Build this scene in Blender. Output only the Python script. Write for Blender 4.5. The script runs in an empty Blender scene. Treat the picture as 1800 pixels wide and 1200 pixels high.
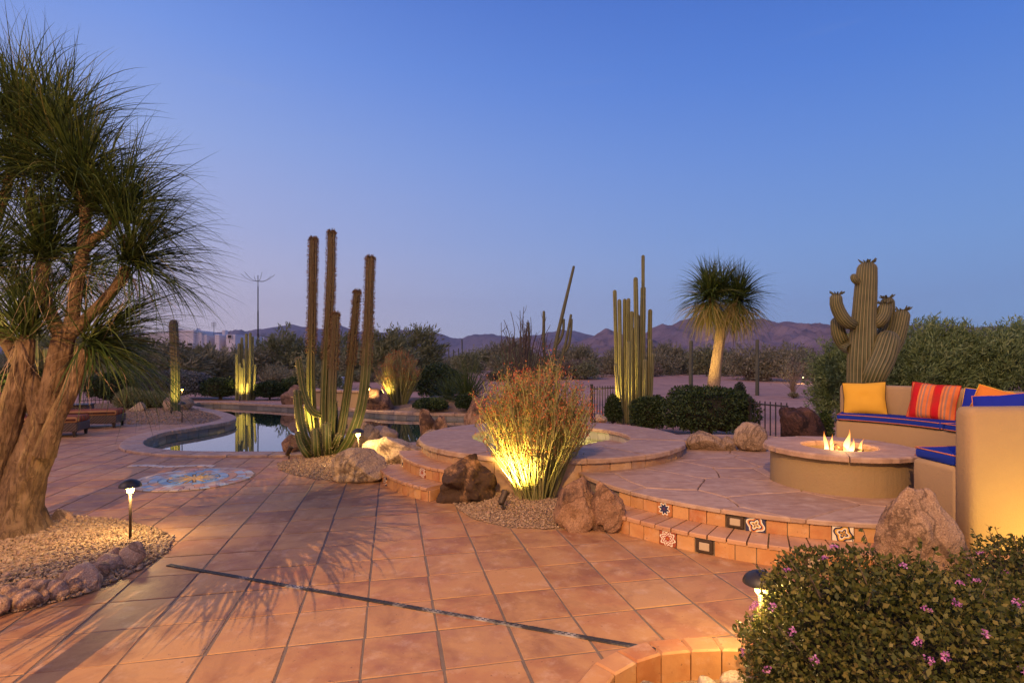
import bpy, bmesh, math, random
import numpy as np
from mathutils import Vector, Matrix, geometry

# ------------------------------------------------------------------ camera, sky, sun, exposure
SC = bpy.context.scene
COL = SC.collection
F, H, HY, CX = 960.0, 1.55, 632.0, 900.0        # focal length, eye height, horizon row, centre column (photo pixels)

cam = bpy.data.cameras.new('camera')
cam.sensor_width = 36.0
cam.sensor_fit = 'HORIZONTAL'
cam.lens = 36.0 * F / 1800.0
cam.shift_y = (HY - 600.0) / 1800.0
cam.clip_start = 0.05
cam.clip_end = 40000.0
cam_o = bpy.data.objects.new('camera', cam)
COL.objects.link(cam_o)
cam_o.location = (0, 0, H)
cam_o.rotation_euler = (math.radians(90), 0, 0)
SC.camera = cam_o

SUN_EL, SUN_AZ = math.radians(38.0), math.radians(-125.0)   # afterglow behind and to the left
world = bpy.data.worlds.new('World')
SC.world = world
world.use_nodes = True
wt = world.node_tree
wbg = wt.nodes['Background']

def wnode(t, **kw):
    n = wt.nodes.new(t)
    for k, v in kw.items():
        setattr(n, k, v)
    return n

def wramp(stops):
    n = wt.nodes.new('ShaderNodeValToRGB')
    el = n.color_ramp.elements
    while len(el) < len(stops):
        el.new(0.5)
    for e, (p, c) in zip(el, stops):
        e.position = p
        e.color = (*c, 1)
    return n

tc = wnode('ShaderNodeTexCoord')
nrm = wnode('ShaderNodeVectorMath', operation='NORMALIZE')
wt.links.new(tc.outputs['Generated'], nrm.inputs[0])
sep = wnode('ShaderNodeSeparateXYZ')
wt.links.new(nrm.outputs[0], sep.inputs[0])
cool = wramp([(0.0, (0.250, 0.397, 0.648)), (.073, (0.215, 0.402, 0.744)), (.18, (0.182, 0.367, 0.766)), (.33, (0.119, 0.280, 0.753)), (.43, (0.079, 0.224, 0.716)), (.6, (0.042, 0.140, 0.576)), (1.0, (0.022, 0.093, 0.432))])
mid = wramp([(0.0, (0.750, 0.594, 0.626)), (.08, (0.700, 0.613, 0.731)), (.21, (0.467, 0.511, 0.803)), (.34, (0.328, 0.446, 0.834)), (.466, (0.198, 0.346, 0.840)), (.6, (0.102, 0.226, 0.708)), (1.0, (0.024, 0.093, 0.432))])
warm = wramp([(0.0, (1.15, .64, .42)), (.08, (1.0, .65, .53)), (.2, (.64, .53, .68)), (.35, (.36, .39, .73)), (.5, (.17, .25, .69)), (.65, (.07, .15, .56)), (1.0, (.02, .07, .36))])
for r in (cool, mid, warm):
    wt.links.new(sep.outputs['Z'], r.inputs[0])
flat = wnode('ShaderNodeVectorMath', operation='MULTIPLY')
flat.inputs[1].default_value = (1, 1, 0)
wt.links.new(nrm.outputs[0], flat.inputs[0])
flatn = wnode('ShaderNodeVectorMath', operation='NORMALIZE')
wt.links.new(flat.outputs[0], flatn.inputs[0])
dot = wnode('ShaderNodeVectorMath', operation='DOT_PRODUCT')
dot.inputs[1].default_value = (math.sin(SUN_AZ), math.cos(SUN_AZ), 0)
wt.links.new(flatn.outputs[0], dot.inputs[0])
glow = wnode('ShaderNodeMapRange')
glow.inputs['From Min'].default_value = -1.0
glow.inputs['From Max'].default_value = 0.0
glow2 = wnode('ShaderNodeMapRange', interpolation_type='SMOOTHSTEP')
glow2.inputs['From Min'].default_value = -0.1
glow2.inputs['From Max'].default_value = 1.0
wt.links.new(dot.outputs['Value'], glow.inputs['Value'])
wt.links.new(dot.outputs['Value'], glow2.inputs['Value'])
mixa = wnode('ShaderNodeMix', data_type='RGBA')
wt.links.new(glow.outputs[0], mixa.inputs['Factor'])
wt.links.new(cool.outputs[0], mixa.inputs['A'])
wt.links.new(mid.outputs[0], mixa.inputs['B'])
mixg = wnode('ShaderNodeMix', data_type='RGBA')
wt.links.new(glow2.outputs[0], mixg.inputs['Factor'])
wt.links.new(mixa.outputs['Result'], mixg.inputs['A'])
wt.links.new(warm.outputs[0], mixg.inputs['B'])
# thin wisps of high cloud
wmap = wnode('ShaderNodeMapping')
wmap.inputs['Scale'].default_value = (1.6, 1.6, 26.0)
wmap.inputs['Rotation'].default_value = (0, 0.03, 0)
wt.links.new(nrm.outputs[0], wmap.inputs[0])
wno = wnode('ShaderNodeTexNoise')
wno.inputs['Scale'].default_value = 1.7
wno.inputs['Detail'].default_value = 6
wt.links.new(wmap.outputs[0], wno.inputs['Vector'])
wr = wnode('ShaderNodeMapRange')
wr.inputs['From Min'].default_value = .66
wr.inputs['From Max'].default_value = .85
wr.inputs['To Max'].default_value = .12
wt.links.new(wno.outputs[0], wr.inputs['Value'])
mixc = wnode('ShaderNodeMix', data_type='RGBA')
mixc.inputs['B'].default_value = (.42, .47, .68, 1)
wt.links.new(wr.outputs[0], mixc.inputs['Factor'])
wt.links.new(mixg.outputs['Result'], mixc.inputs['A'])
sky = wnode('ShaderNodeTexSky', sky_type='NISHITA', sun_disc=False)
sky.sun_elevation = math.radians(1.0)
sky.sun_rotation = SUN_AZ
skys = wnode('ShaderNodeVectorMath', operation='SCALE')
skys.inputs['Scale'].default_value = 0.10
wt.links.new(sky.outputs[0], skys.inputs[0])
mixs = wnode('ShaderNodeMix', data_type='RGBA')
mixs.inputs['Factor'].default_value = 0.04
wt.links.new(mixc.outputs['Result'], mixs.inputs['A'])
wt.links.new(skys.outputs[0], mixs.inputs['B'])
wt.links.new(mixs.outputs['Result'], wbg.inputs[0])
wbg.inputs[1].default_value = 1.0

sun = bpy.data.lights.new('sun', 'SUN')
sun.energy = 1.55
sun.angle = math.radians(40)
sun.color = (1.0, .60, .44)
sun_o = bpy.data.objects.new('sun', sun)
COL.objects.link(sun_o)
sd = Vector((math.sin(SUN_AZ) * math.cos(SUN_EL), math.cos(SUN_AZ) * math.cos(SUN_EL), math.sin(SUN_EL)))
sun_o.rotation_euler = sd.to_track_quat('Z', 'Y').to_euler()

vs = SC.view_settings
vs.view_transform = 'Standard'
vs.look = 'None'
vs.exposure = 0.0
vs.gamma = 1.0
vs.use_curve_mapping = False
SC.render.engine = 'CYCLES'
SC.cycles.use_denoising = True
SC.cycles.max_bounces = 8
SC.cycles.transparent_max_bounces = 8
SC.cycles.volume_bounces = 0
SC.cycles.sample_clamp_indirect = 4.0
SC.cycles.caustics_reflective = False
SC.cycles.caustics_refractive = False
# ------------------------------------------------------------------ helpers
rnd = random.Random(11)
NR = np.random.default_rng(11)

def G(px, py, z=0.0):
    Y = F * (H - z) / (py - HY)
    return ((px - CX) / F * Y, Y)

def P3(px, py, Y):
    return np.array(((px - CX) / F * Y, Y, H - (py - HY) * Y / F))

def _hash(ix, iy, iz, seed):
    h = (ix.astype(np.int64) * 374761393 + iy.astype(np.int64) * 668265263 + iz.astype(np.int64) * 2147483647 + seed * 1274126177) & 0xFFFFFFFF
    h = ((h ^ (h >> 13)) * 1274126177) & 0xFFFFFFFF
    h = ((h ^ (h >> 15)) * 2246822519) & 0xFFFFFFFF
    return ((h ^ (h >> 16)) & 0xFFFFFF) / float(0xFFFFFF) * 2 - 1

def vnoise(p, seed=0):
    p = np.asarray(p, float)
    i = np.floor(p).astype(np.int64)
    f = p - i
    u = f * f * (3 - 2 * f)
    out = 0
    for dx in (0, 1):
        for dy in (0, 1):
            for dz in (0, 1):
                w = (u[:, 0] if dx else 1 - u[:, 0]) * (u[:, 1] if dy else 1 - u[:, 1]) * (u[:, 2] if dz else 1 - u[:, 2])
                out = out + w * _hash(i[:, 0] + dx, i[:, 1] + dy, i[:, 2] + dz, seed)
    return out

def fbm(p, octv=4, seed=0, gain=.5):
    p = np.asarray(p, float)
    a, s, out = 1.0, 1.0, 0
    for o in range(octv):
        out = out + a * vnoise(p * s + 17.3 * o, seed + o)
        a *= gain
        s *= 2.03
    return out

def unit(v):
    v = np.asarray(v, float)
    return v / np.maximum(np.linalg.norm(v, axis=-1, keepdims=True), 1e-9)

def fastmesh(name, V, Fa, smooth=False, attr=None):
    """V (n,3); Fa (m,k) equal-sided faces or a list of such arrays."""
    V = np.ascontiguousarray(V, dtype=np.float32)
    Fs = Fa if isinstance(Fa, list) else [Fa]
    Fs = [np.ascontiguousarray(f, dtype=np.int32) for f in Fs if len(f)]
    me = bpy.data.meshes.new(name)
    me.vertices.add(len(V))
    me.vertices.foreach_set('co', V.ravel())
    loops = np.concatenate([f.ravel() for f in Fs])
    starts, o = [], 0
    for f in Fs:
        starts.append(o + np.arange(len(f), dtype=np.int32) * f.shape[1])
        o += f.size
    starts = np.concatenate(starts).astype(np.int32)
    me.loops.add(len(loops))
    me.loops.foreach_set('vertex_index', loops)
    me.polygons.add(len(starts))
    me.polygons.foreach_set('loop_start', starts)
    if smooth:
        me.polygons.foreach_set('use_smooth', np.ones(len(starts), dtype=bool))
    me.update(calc_edges=True)
    if attr is not None:
        a = me.attributes.new('rnd', 'FLOAT', 'POINT')
        a.data.foreach_set('value', np.ascontiguousarray(attr, dtype=np.float32))
    return me

def join(parts):
    """parts: list of (V, F, attr) with equal-sided faces"""
    Vs, Fs, As, o = [], [], [], 0
    for V, Fa, A in parts:
        Vs.append(V); Fs.append(np.asarray(Fa) + o)
        As.append(A if A is not None else np.zeros(len(V)))
        o += len(V)
    return np.concatenate(Vs), np.concatenate(Fs), np.concatenate(As)

class MB:
    def __init__(s):
        s.v, s.f = [], []
    def add(s, V, Fl):
        o = len(s.v)
        s.v += [tuple(map(float, p)) for p in V]
        s.f += [tuple(int(i) + o for i in f) for f in Fl]
        return s
    def box(s, c, d, rz=0.0):
        x, y, z = d[0] / 2, d[1] / 2, d[2] / 2
        V = []
        cz, sz = math.cos(rz), math.sin(rz)
        for k in (-1, 1):
            for (i, j) in ((-1, -1), (1, -1), (1, 1), (-1, 1)):
                V.append((c[0] + i * x * cz - j * y * sz, c[1] + i * x * sz + j * y * cz, c[2] + k * z))
        return s.add(V, [(3, 2, 1, 0), (4, 5, 6, 7), (0, 1, 5, 4), (1, 2, 6, 5), (2, 3, 7, 6), (3, 0, 4, 7)])
    def rbox(s, c, d, b=.01, rz=0.0):
        """box with bevelled top and vertical edges"""
        x, y, z = d[0] / 2, d[1] / 2, d[2] / 2
        def ring(ix, zz, bb):
            X, Y = x - ix, y - ix
            return [(-X + bb, -Y, zz), (X - bb, -Y, zz), (X, -Y + bb, zz), (X, Y - bb, zz), (X - bb, Y, zz), (-X + bb, Y, zz), (-X, Y - bb, zz), (-X, -Y + bb, zz)]
        rings = [ring(b, -z, b), ring(0, -z + b, b), ring(0, z - b, b), ring(b, z, b)]
        cz, sz = math.cos(rz), math.sin(rz)
        V = [(c[0] + p[0] * cz - p[1] * sz, c[1] + p[0] * sz + p[1] * cz, c[2] + p[2]) for r in rings for p in r]
        Fl = [tuple(range(7, -1, -1)), tuple(range(24, 32))]
        for k in range(3):
            for i in range(8):
                j = (i + 1) % 8
                Fl.append((k * 8 + i, k * 8 + j, k * 8 + 8 + j, k * 8 + 8 + i))
        return s.add(V, Fl)
    def tube(s, pts, rad, n=8, cap=True):
        pts = np.asarray(pts, float)
        rad = np.broadcast_to(np.asarray(rad, float), (len(pts),))
        V, Fq = tube_arrays(pts, rad, n)
        o = len(s.v)
        s.add(V, Fq)
        if cap:
            s.f.append(tuple(o + i for i in range(n - 1, -1, -1)))
            s.f.append(tuple(o + (len(pts) - 1) * n + i for i in range(n)))
        return s
    def lathe(s, prof, n=24, c=(0, 0, 0), cap=True):
        V = [(c[0] + r * math.cos(2 * math.pi * i / n), c[1] + r * math.sin(2 * math.pi * i / n), c[2] + z) for (r, z) in prof for i in range(n)]
        Fl = [(k * n + i, k * n + (i + 1) % n, (k + 1) * n + (i + 1) % n, (k + 1) * n + i) for k in range(len(prof) - 1) for i in range(n)]
        if cap:
            Fl.append(tuple(range(n - 1, -1, -1)))
            Fl.append(tuple((len(prof) - 1) * n + i for i in range(n)))
        return s.add(V, Fl)
    def prism(s, poly, z0, z1):
        n = len(poly)
        V = [(p[0], p[1], z0) for p in poly] + [(p[0], p[1], z1) for p in poly]
        return s.add(V, [tuple(range(n - 1, -1, -1)), tuple(range(n, 2 * n))] + [(i, (i + 1) % n, n + (i + 1) % n, n + i) for i in range(n)])
    def slab(s, poly, z0, z1, b=.006):
        """prism with a bevelled top edge (poly counter-clockwise)"""
        ins = inset(poly, b)
        n = len(poly)
        V = [(p[0], p[1], z0) for p in poly] + [(p[0], p[1], z1 - b) for p in poly] + [(p[0], p[1], z1) for p in ins]
        Fl = [tuple(range(2 * n, 3 * n))]
        for k in (0, n):
            Fl += [(k + i, k + (i + 1) % n, k + n + (i + 1) % n, k + n + i) for i in range(n)]
        return s.add(V, Fl)
    def arcbox(s, c, r0, r1, a0, a1, z0, z1, n=3, jit=0.0, b=0.004):
        """block on a ring: centre c, radii, angles; the outer edge may be ragged"""
        V = []
        for k in range(n + 1):
            a = a0 + (a1 - a0) * k / n
            j = jit * (rnd.random() - .5) * 2
            ca, sa = math.cos(a), math.sin(a)
            for (r, z) in ((r0, z0), (r1 + j, z0), (r1 + j, z1 - b), (r1 + j - b, z1), (r0 + b, z1), (r0, z1 - b)):
                V.append((c[0] + r * ca, c[1] + r * sa, z))
        m = 6
        Fl = [tuple(range(m)), tuple(n * m + i for i in range(m - 1, -1, -1))]
        for k in range(n):
            for i in range(m):
                j = (i + 1) % m
                Fl.append((k * m + i, (k + 1) * m + i, (k + 1) * m + j, k * m + j))
        return s.add(V, Fl)
    def mesh(s, name, smooth=False):
        me = bpy.data.meshes.new(name)
        me.from_pydata(s.v, [], s.f)
        if smooth:
            me.polygons.foreach_set('use_smooth', np.ones(len(me.polygons), dtype=bool))
        me.update()
        return me
    def build(s, name, mat, parent=None, smooth=False, loc=None):
        return obj(name, s.mesh(name, smooth), mat, parent, loc)

def tube_arrays(pts, rad, n):
    T = unit(np.gradient(pts, axis=0))
    up = np.array((0, 0, 1.0)) if abs(T[0][2]) < .9 else np.array((1.0, 0, 0))
    N = np.zeros_like(pts)
    a = unit(np.cross(T[0], up))
    for i in range(len(pts)):
        a = unit(a - T[i] * np.dot(a, T[i]))
        N[i] = a
    B = np.cross(T, N)
    ang = np.arange(n) * 2 * np.pi / n
    V = pts[:, None, :] + rad[:, None, None] * (np.cos(ang)[None, :, None] * N[:, None, :] + np.sin(ang)[None, :, None] * B[:, None, :])
    k = len(pts)
    i, j = np.meshgrid(np.arange(k - 1), np.arange(n), indexing='ij')
    j2 = (j + 1) % n
    Fq = np.stack((i * n + j, i * n + j2, (i + 1) * n + j2, (i + 1) * n + j), -1).reshape(-1, 4)
    return V.reshape(-1, 3), Fq

def inset(poly, d):
    n = len(poly)
    out = []
    for i in range(n):
        a, b, c = np.array(poly[i - 1][:2]), np.array(poly[i][:2]), np.array(poly[(i + 1) % n][:2])
        e1, e2 = unit(b - a), unit(c - b)
        n1, n2 = np.array((-e1[1], e1[0])), np.array((-e2[1], e2[0]))
        m = n1 + n2
        q = max(np.dot(m, n1), .35)
        out.append(tuple(b + m * d / q))
    return out

def area2(p):
    return .5 * sum(p[i][0] * p[(i + 1) % len(p)][1] - p[(i + 1) % len(p)][0] * p[i][1] for i in range(len(p)))

def ccw(p):
    return p if area2(p) > 0 else p[::-1]

def clip_half(poly, a, b, keep_left=True):
    out = []
    def side(p):
        s_ = (b[0] - a[0]) * (p[1] - a[1]) - (b[1] - a[1]) * (p[0] - a[0])
        return s_ if keep_left else -s_
    n = len(poly)
    for i in range(n):
        p, q = poly[i], poly[(i + 1) % n]
        sp, sq = side(p), side(q)
        if sp >= 0:
            out.append(p)
        if (sp > 0 and sq < 0) or (sp < 0 and sq > 0):
            t = sp / (sp - sq)
            out.append((p[0] + (q[0] - p[0]) * t, p[1] + (q[1] - p[1]) * t))
    return out

def clip_convex(poly, cl):
    for i in range(len(cl)):
        poly = clip_half(poly, cl[i], cl[(i + 1) % len(cl)], True)
        if len(poly) < 3:
            return []
    return poly

def subtract_convex(polys, cl):
    res = []
    xs = [p[0] for p in cl]; ys = [p[1] for p in cl]
    bb = (min(xs), max(xs), min(ys), max(ys))
    for poly in polys:
        px = [p[0] for p in poly]; py = [p[1] for p in poly]
        if max(px) < bb[0] or min(px) > bb[1] or max(py) < bb[2] or min(py) > bb[3] or not clip_convex(poly, cl):
            res.append(poly)
            continue
        rest = poly
        for i in range(len(cl)):
            a, b = cl[i], cl[(i + 1) % len(cl)]
            outp = clip_half(rest, a, b, False)
            if len(outp) >= 3 and abs(area2(outp)) > 1e-5:
                res.append(outp)
            rest = clip_half(rest, a, b, True)
            if len(rest) < 3:
                break
    return res

def inside(p, poly):
    c = False
    n = len(poly)
    for i in range(n):
        a, b = poly[i], poly[i - 1]
        if (a[1] > p[1]) != (b[1] > p[1]) and p[0] < (b[0] - a[0]) * (p[1] - a[1]) / (b[1] - a[1]) + a[0]:
            c = not c
    return c

def cdt(outer, holes, extra=()):
    vs, es = [], []
    for loop in [outer] + list(holes):
        o = len(vs)
        vs += [Vector(p[:2]) for p in loop]
        es += [(o + i, o + (i + 1) % len(loop)) for i in range(len(loop))]
    vs += [Vector(p[:2]) for p in extra]
    r = geometry.delaunay_2d_cdt(vs, es, [], 0, 1e-6)
    V, Fl = r[0], r[2]
    keep = []
    for f in Fl:
        c = (sum(V[i].x for i in f) / len(f), sum(V[i].y for i in f) / len(f))
        if inside(c, outer) and not any(inside(c, h) for h in holes):
            keep.append(tuple(f))
    return [(v.x, v.y) for v in V], keep

def catmull(pts, step=.06):
    pts = [np.asarray(p, float) for p in pts]
    pts = [2 * pts[0] - pts[1]] + pts + [2 * pts[-1] - pts[-2]]
    out = []
    for i in range(1, len(pts) - 2):
        p0, p1, p2, p3 = pts[i - 1:i + 3]
        n = max(2, int(np.linalg.norm(p2 - p1) / step))
        for k in range(n):
            t = k / n
            out.append(.5 * (2 * p1 + (p2 - p0) * t + (2 * p0 - 5 * p1 + 4 * p2 - p3) * t * t + (3 * p1 - p0 - 3 * p2 + p3) * t ** 3))
    out.append(pts[-2])
    return np.array(out)

def smooth_closed(pts, step=.25):
    n = len(pts)
    out = []
    for i in range(n):
        p0, p1, p2, p3 = [np.array(pts[(i + k) % n], float) for k in (-1, 0, 1, 2)]
        m = max(1, int(round(np.linalg.norm(p2 - p1) / step)))
        for k in range(m):
            t = k / m
            out.append(tuple(.5 * (2 * p1 + (p2 - p0) * t + (2 * p0 - 5 * p1 + 4 * p2 - p3) * t * t + (3 * p1 - p0 - 3 * p2 + p3) * t ** 3)))
    return out

# ---- scene objects
def obj(name, mesh, mat, parent=None, loc=None, kind=None):
    o = bpy.data.objects.new(name, mesh)
    COL.objects.link(o)
    if mat is not None and mesh is not None:
        if len(mesh.materials) == 0:
            mesh.materials.append(mat)
    if parent is not None:
        o.parent = parent
    if loc is not None:
        o.location = loc
    if kind:
        o['kind'] = kind
    return o

def tag(o, label, cat, group=None):
    o['label'] = label
    o['category'] = cat
    if group:
        o['group'] = group
    return o

def thing(name, label, cat, loc=(0, 0, 0), rz=0.0, group=None):
    o = bpy.data.objects.new(name, None)
    COL.objects.link(o)
    o.location = loc
    o.rotation_euler = (0, 0, rz)
    o.empty_display_size = .1
    return tag(o, label, cat, group)

def struct(o):
    o['kind'] = 'structure'
    return o

def copy_tree(o, parent=None):
    c = o.copy()
    COL.objects.link(c)
    c.parent = parent
    for ch in o.children:
        copy_tree(ch, c)
    return c

# ------------------------------------------------------------------ materials
def newmat(name):
    m = bpy.data.materials.new(name)
    m.use_nodes = True
    nt = m.node_tree
    return m, nt, nt.nodes['Principled BSDF']

def N(nt, t, ins=None, **kw):
    n = nt.nodes.new(t)
    for k, v in kw.items():
        setattr(n, k, v)
    for k, v in (ins or {}).items():
        if hasattr(v, 'links') or isinstance(v, bpy.types.NodeSocket):
            nt.links.new(v, n.inputs[k])
        else:
            n.inputs[k].default_value = v
    return n

def ramp(nt, fac, cols, pos=None, interp='LINEAR'):
    n = nt.nodes.new('ShaderNodeValToRGB')
    el = n.color_ramp.elements
    n.color_ramp.interpolation = interp
    while len(el) < len(cols):
        el.new(.5)
    for i, c in enumerate(cols):
        el[i].position = pos[i] if pos else i / max(1, len(cols) - 1)
        el[i].color = (*c, 1)
    nt.links.new(fac, n.inputs[0])
    return n.outputs[0]

def coords(nt, rand=True):
    t = N(nt, 'ShaderNodeTexCoord')
    if not rand:
        return t.outputs['Object']
    oi = N(nt, 'ShaderNodeObjectInfo')
    m = N(nt, 'ShaderNodeVectorMath', {0: (41.3, 17.9, 29.7)}, operation='SCALE')
    nt.links.new(oi.outputs['Random'], m.inputs['Scale'])
    a = N(nt, 'ShaderNodeVectorMath', {0: t.outputs['Object'], 1: m.outputs[0]}, operation='ADD')
    return a.outputs[0]

def noise(nt, vec, scale, detail=5, rough=.55, out=0, dist=0.0):
    return N(nt, 'ShaderNodeTexNoise', {'Vector': vec, 'Scale': scale, 'Detail': detail, 'Roughness': rough, 'Distortion': dist}).outputs[out]

def mixc_(nt, fac, a, b, blend='MIX'):
    n = N(nt, 'ShaderNodeMix', data_type='RGBA', blend_type=blend)
    for k, v in (('Factor', fac), ('A', a), ('B', b)):
        sock = [s for s in n.inputs if s.name == k and (s.type == ('VALUE' if k == 'Factor' else 'RGBA'))][0]
        if isinstance(v, bpy.types.NodeSocket):
            nt.links.new(v, sock)
        else:
            sock.default_value = (*v, 1) if isinstance(v, tuple) and len(v) == 3 else v
    return [s for s in n.outputs if s.type == 'RGBA'][0]

def mathn(nt, op, a, b=None):
    n = N(nt, 'ShaderNodeMath', operation=op)
    for i, v in enumerate((a, b)):
        if v is None:
            continue
        if isinstance(v, bpy.types.NodeSocket):
            nt.links.new(v, n.inputs[i])
        else:
            n.inputs[i].default_value = v
    return n.outputs[0]

def bump(nt, b, h, strength=.3, dist=.01, prev=None):
    n = N(nt, 'ShaderNodeBump', {'Height': h, 'Strength': strength, 'Distance': dist})
    if prev is not None:
        nt.links.new(prev, n.inputs['Normal'])
    if b is not None:
        nt.links.new(n.outputs[0], b.inputs['Normal'])
    return n.outputs[0]

def vary(nt, col, amount):
    """per-object brightness variation"""
    oi = N(nt, 'ShaderNodeObjectInfo')
    mr = N(nt, 'ShaderNodeMapRange', {'Value': oi.outputs['Random'], 'To Min': 1 - amount, 'To Max': 1 + amount})
    h = N(nt, 'ShaderNodeHueSaturation', {'Color': col, 'Value': mr.outputs[0]})
    return h.outputs[0]

def proc(name, cols, scale=4, detail=6, rough=.8, bmp=.3, bscale=40, bdist=.01, var=0.0, spec=.3, metal=0.0, fine=None, stretch=None, pos=None):
    m, nt, b = newmat(name)
    v = coords(nt)
    if stretch:
        v = N(nt, 'ShaderNodeMapping', {'Vector': v, 'Scale': stretch}).outputs[0]
    c = ramp(nt, noise(nt, v, scale, detail), cols, pos)
    if fine:
        fs, fc, fa = fine
        fn = ramp(nt, noise(nt, v, fs, 3), [(0, 0, 0), (1, 1, 1)], [.5 - .12, .5 + .12])
        c = mixc_(nt, mathn(nt, 'MULTIPLY', fn, fa), c, fc)
    if var:
        c = vary(nt, c, var)
    nt.links.new(c, b.inputs['Base Color'])
    b.inputs['Roughness'].default_value = rough
    b.inputs['Specular IOR Level'].default_value = spec
    b.inputs['Metallic'].default_value = metal
    if bmp:
        bump(nt, b, noise(nt, v, bscale, 5), bmp, bdist)
    return m

def foliage(name, cols, rough=.55, trans=.25, pos=None):
    """leaf material: colour by the leaf's own random number"""
    m, nt, b = newmat(name)
    a = N(nt, 'ShaderNodeAttribute', attribute_name='rnd')
    c = ramp(nt, a.outputs['Fac'], cols, pos)
    nt.links.new(c, b.inputs['Base Color'])
    b.inputs['Roughness'].default_value = rough
    b.inputs['Specular IOR Level'].default_value = .25
    if trans:
        t = N(nt, 'ShaderNodeBsdfTranslucent')
        nt.links.new(c, t.inputs[0])
        ms = N(nt, 'ShaderNodeMixShader', {0: trans})
        nt.links.new(b.outputs[0], ms.inputs[1])
        nt.links.new(t.outputs[0], ms.inputs[2])
        nt.links.new(ms.outputs[0], nt.nodes['Material Output'].inputs[0])
    return m

def emit(name, col, strength):
    m, nt, b = newmat(name)
    b.inputs['Base Color'].default_value = (*col, 1)
    b.inputs['Emission Color'].default_value = (*col, 1)
    b.inputs['Emission Strength'].default_value = strength
    return m

M = {}
# terracotta floor tile: each tile its own tone
def tile_mat(name, tones, rough=.55, dirt=.5):
    m, nt, b = newmat(name)
    v = coords(nt)
    oi = N(nt, 'ShaderNodeObjectInfo')
    at = N(nt, 'ShaderNodeAttribute', attribute_name='rnd')
    k = mathn(nt, 'FRACT', mathn(nt, 'ADD', oi.outputs['Random'], at.outputs['Fac']))
    base = ramp(nt, k, tones)
    cloud = noise(nt, v, 5, 5, .6)
    c = mixc_(nt, ramp(nt, cloud, [(0, 0, 0), (1, 1, 1)], [.38, .62]), base, mixc_(nt, .75, base, tones[3]))
    blot = ramp(nt, noise(nt, v, 2.6, 4, .65, dist=.6), [(0, 0, 0), (1, 1, 1)], [.47, .66])
    c = mixc_(nt, mathn(nt, 'MULTIPLY', blot, dirt), c, (.20, .085, .045))
    pale = ramp(nt, noise(nt, v, 7.5, 6, .7), [(0, 0, 0), (1, 1, 1)], [.54, .72])
    c = mixc_(nt, mathn(nt, 'MULTIPLY', pale, .5), c, (.58, .40, .27))
    spots = ramp(nt, noise(nt, v, 38, 2, .5), [(0, 0, 0), (1, 1, 1)], [.70, .76])
    c = mixc_(nt, mathn(nt, 'MULTIPLY', spots, .6), c, (.10, .05, .035))
    nt.links.new(c, b.inputs['Base Color'])
    nt.links.new(mathn(nt, 'ADD', mathn(nt, 'MULTIPLY', cloud, .35), rough - .17), b.inputs['Roughness'])
    b.inputs['Specular IOR Level'].default_value = .3
    n1 = bump(nt, None, noise(nt, v, 7, 4), .35, .02)
    bump(nt, b, noise(nt, v, 90, 3), .25, .003, n1)
    return m
M['tile'] = tile_mat('terracotta_tile', [(.26, .115, .055), (.38, .180, .080), (.32, .155, .085), (.47, .265, .110), (.36, .155, .065), (.45, .230, .095)], dirt=.6)
M['riser'] = tile_mat('terracotta_riser', [(.36, .13, .045), (.50, .24, .085), (.40, .15, .06), (.55, .30, .12), (.31, .11, .045)], .5, .25)
M['tread'] = tile_mat('terracotta_tread', [(.40, .20, .10), (.50, .27, .14), (.43, .215, .115), (.54, .31, .165)], .55, .25)
M['grout'] = proc('grout', [(.14, .105, .08), (.22, .17, .125)], 9, bmp=.4, bscale=120)
def flag_mat(name, tones, bstr=.5):
    m, nt, b = newmat(name)
    v = coords(nt)
    oi = N(nt, 'ShaderNodeObjectInfo')
    base = ramp(nt, oi.outputs['Random'], tones)
    w = N(nt, 'ShaderNodeMapping', {'Vector': v, 'Scale': (2.2, 6.5, 5.0), 'Rotation': (0, 0, .35)}).outputs[0]
    n1 = noise(nt, w, 1.5, 7, .62, dist=1.2)
    c = mixc_(nt, ramp(nt, n1, [(0, 0, 0), (1, 1, 1)], [.35, .68]), base, (.30, .185, .125))
    n2 = noise(nt, v, 9, 5)
    c = mixc_(nt, mathn(nt, 'MULTIPLY', ramp(nt, n2, [(0, 0, 0), (1, 1, 1)], [.5, .7]), .4), c, (.56, .43, .32))
    nt.links.new(c, b.inputs['Base Color'])
    b.inputs['Roughness'].default_value = .62
    b.inputs['Specular IOR Level'].default_value = .3
    k = bump(nt, None, n1, bstr, .018)
    bump(nt, b, noise(nt, v, 60, 4), .2, .004, k)
    return m
M['flag'] = flag_mat('sandstone_flag', [(.40, .26, .18), (.47, .32, .22), (.43, .27, .17), (.50, .34, .23)])
M['coping'] = flag_mat('sandstone_coping', [(.42, .28, .18), (.48, .33, .22), (.45, .29, .18)], .35)
M['spawall'] = flag_mat('sandstone_facing', [(.48, .29, .13), (.55, .34, .16), (.42, .22, .10), (.53, .35, .19)], .4)
M['stucco'] = proc('adobe_stucco', [(.32, .215, .11), (.38, .26, .135)], 1.6, 5, .9, .55, 70, .006, fine=(14, (.33, .22, .12), .35))
M['stucco_pit'] = proc('pit_stucco', [(.26, .18, .085), (.33, .235, .115)], 2.2, 6, .9, .6, 45, .008, fine=(12, (.30, .20, .10), .4))
M['mortar'] = proc('mortar', [(.22, .16, .11), (.30, .22, .15)], 8)
M['gravel_bed'] = proc('gravel_bed', [(.20, .13, .08), (.34, .24, .15)], 22, bmp=.8, bscale=70, bdist=.02)
M['pebble'] = proc('pebble', [(.36, .24, .14), (.50, .37, .24)], 3, var=.35, bmp=.2)
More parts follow.
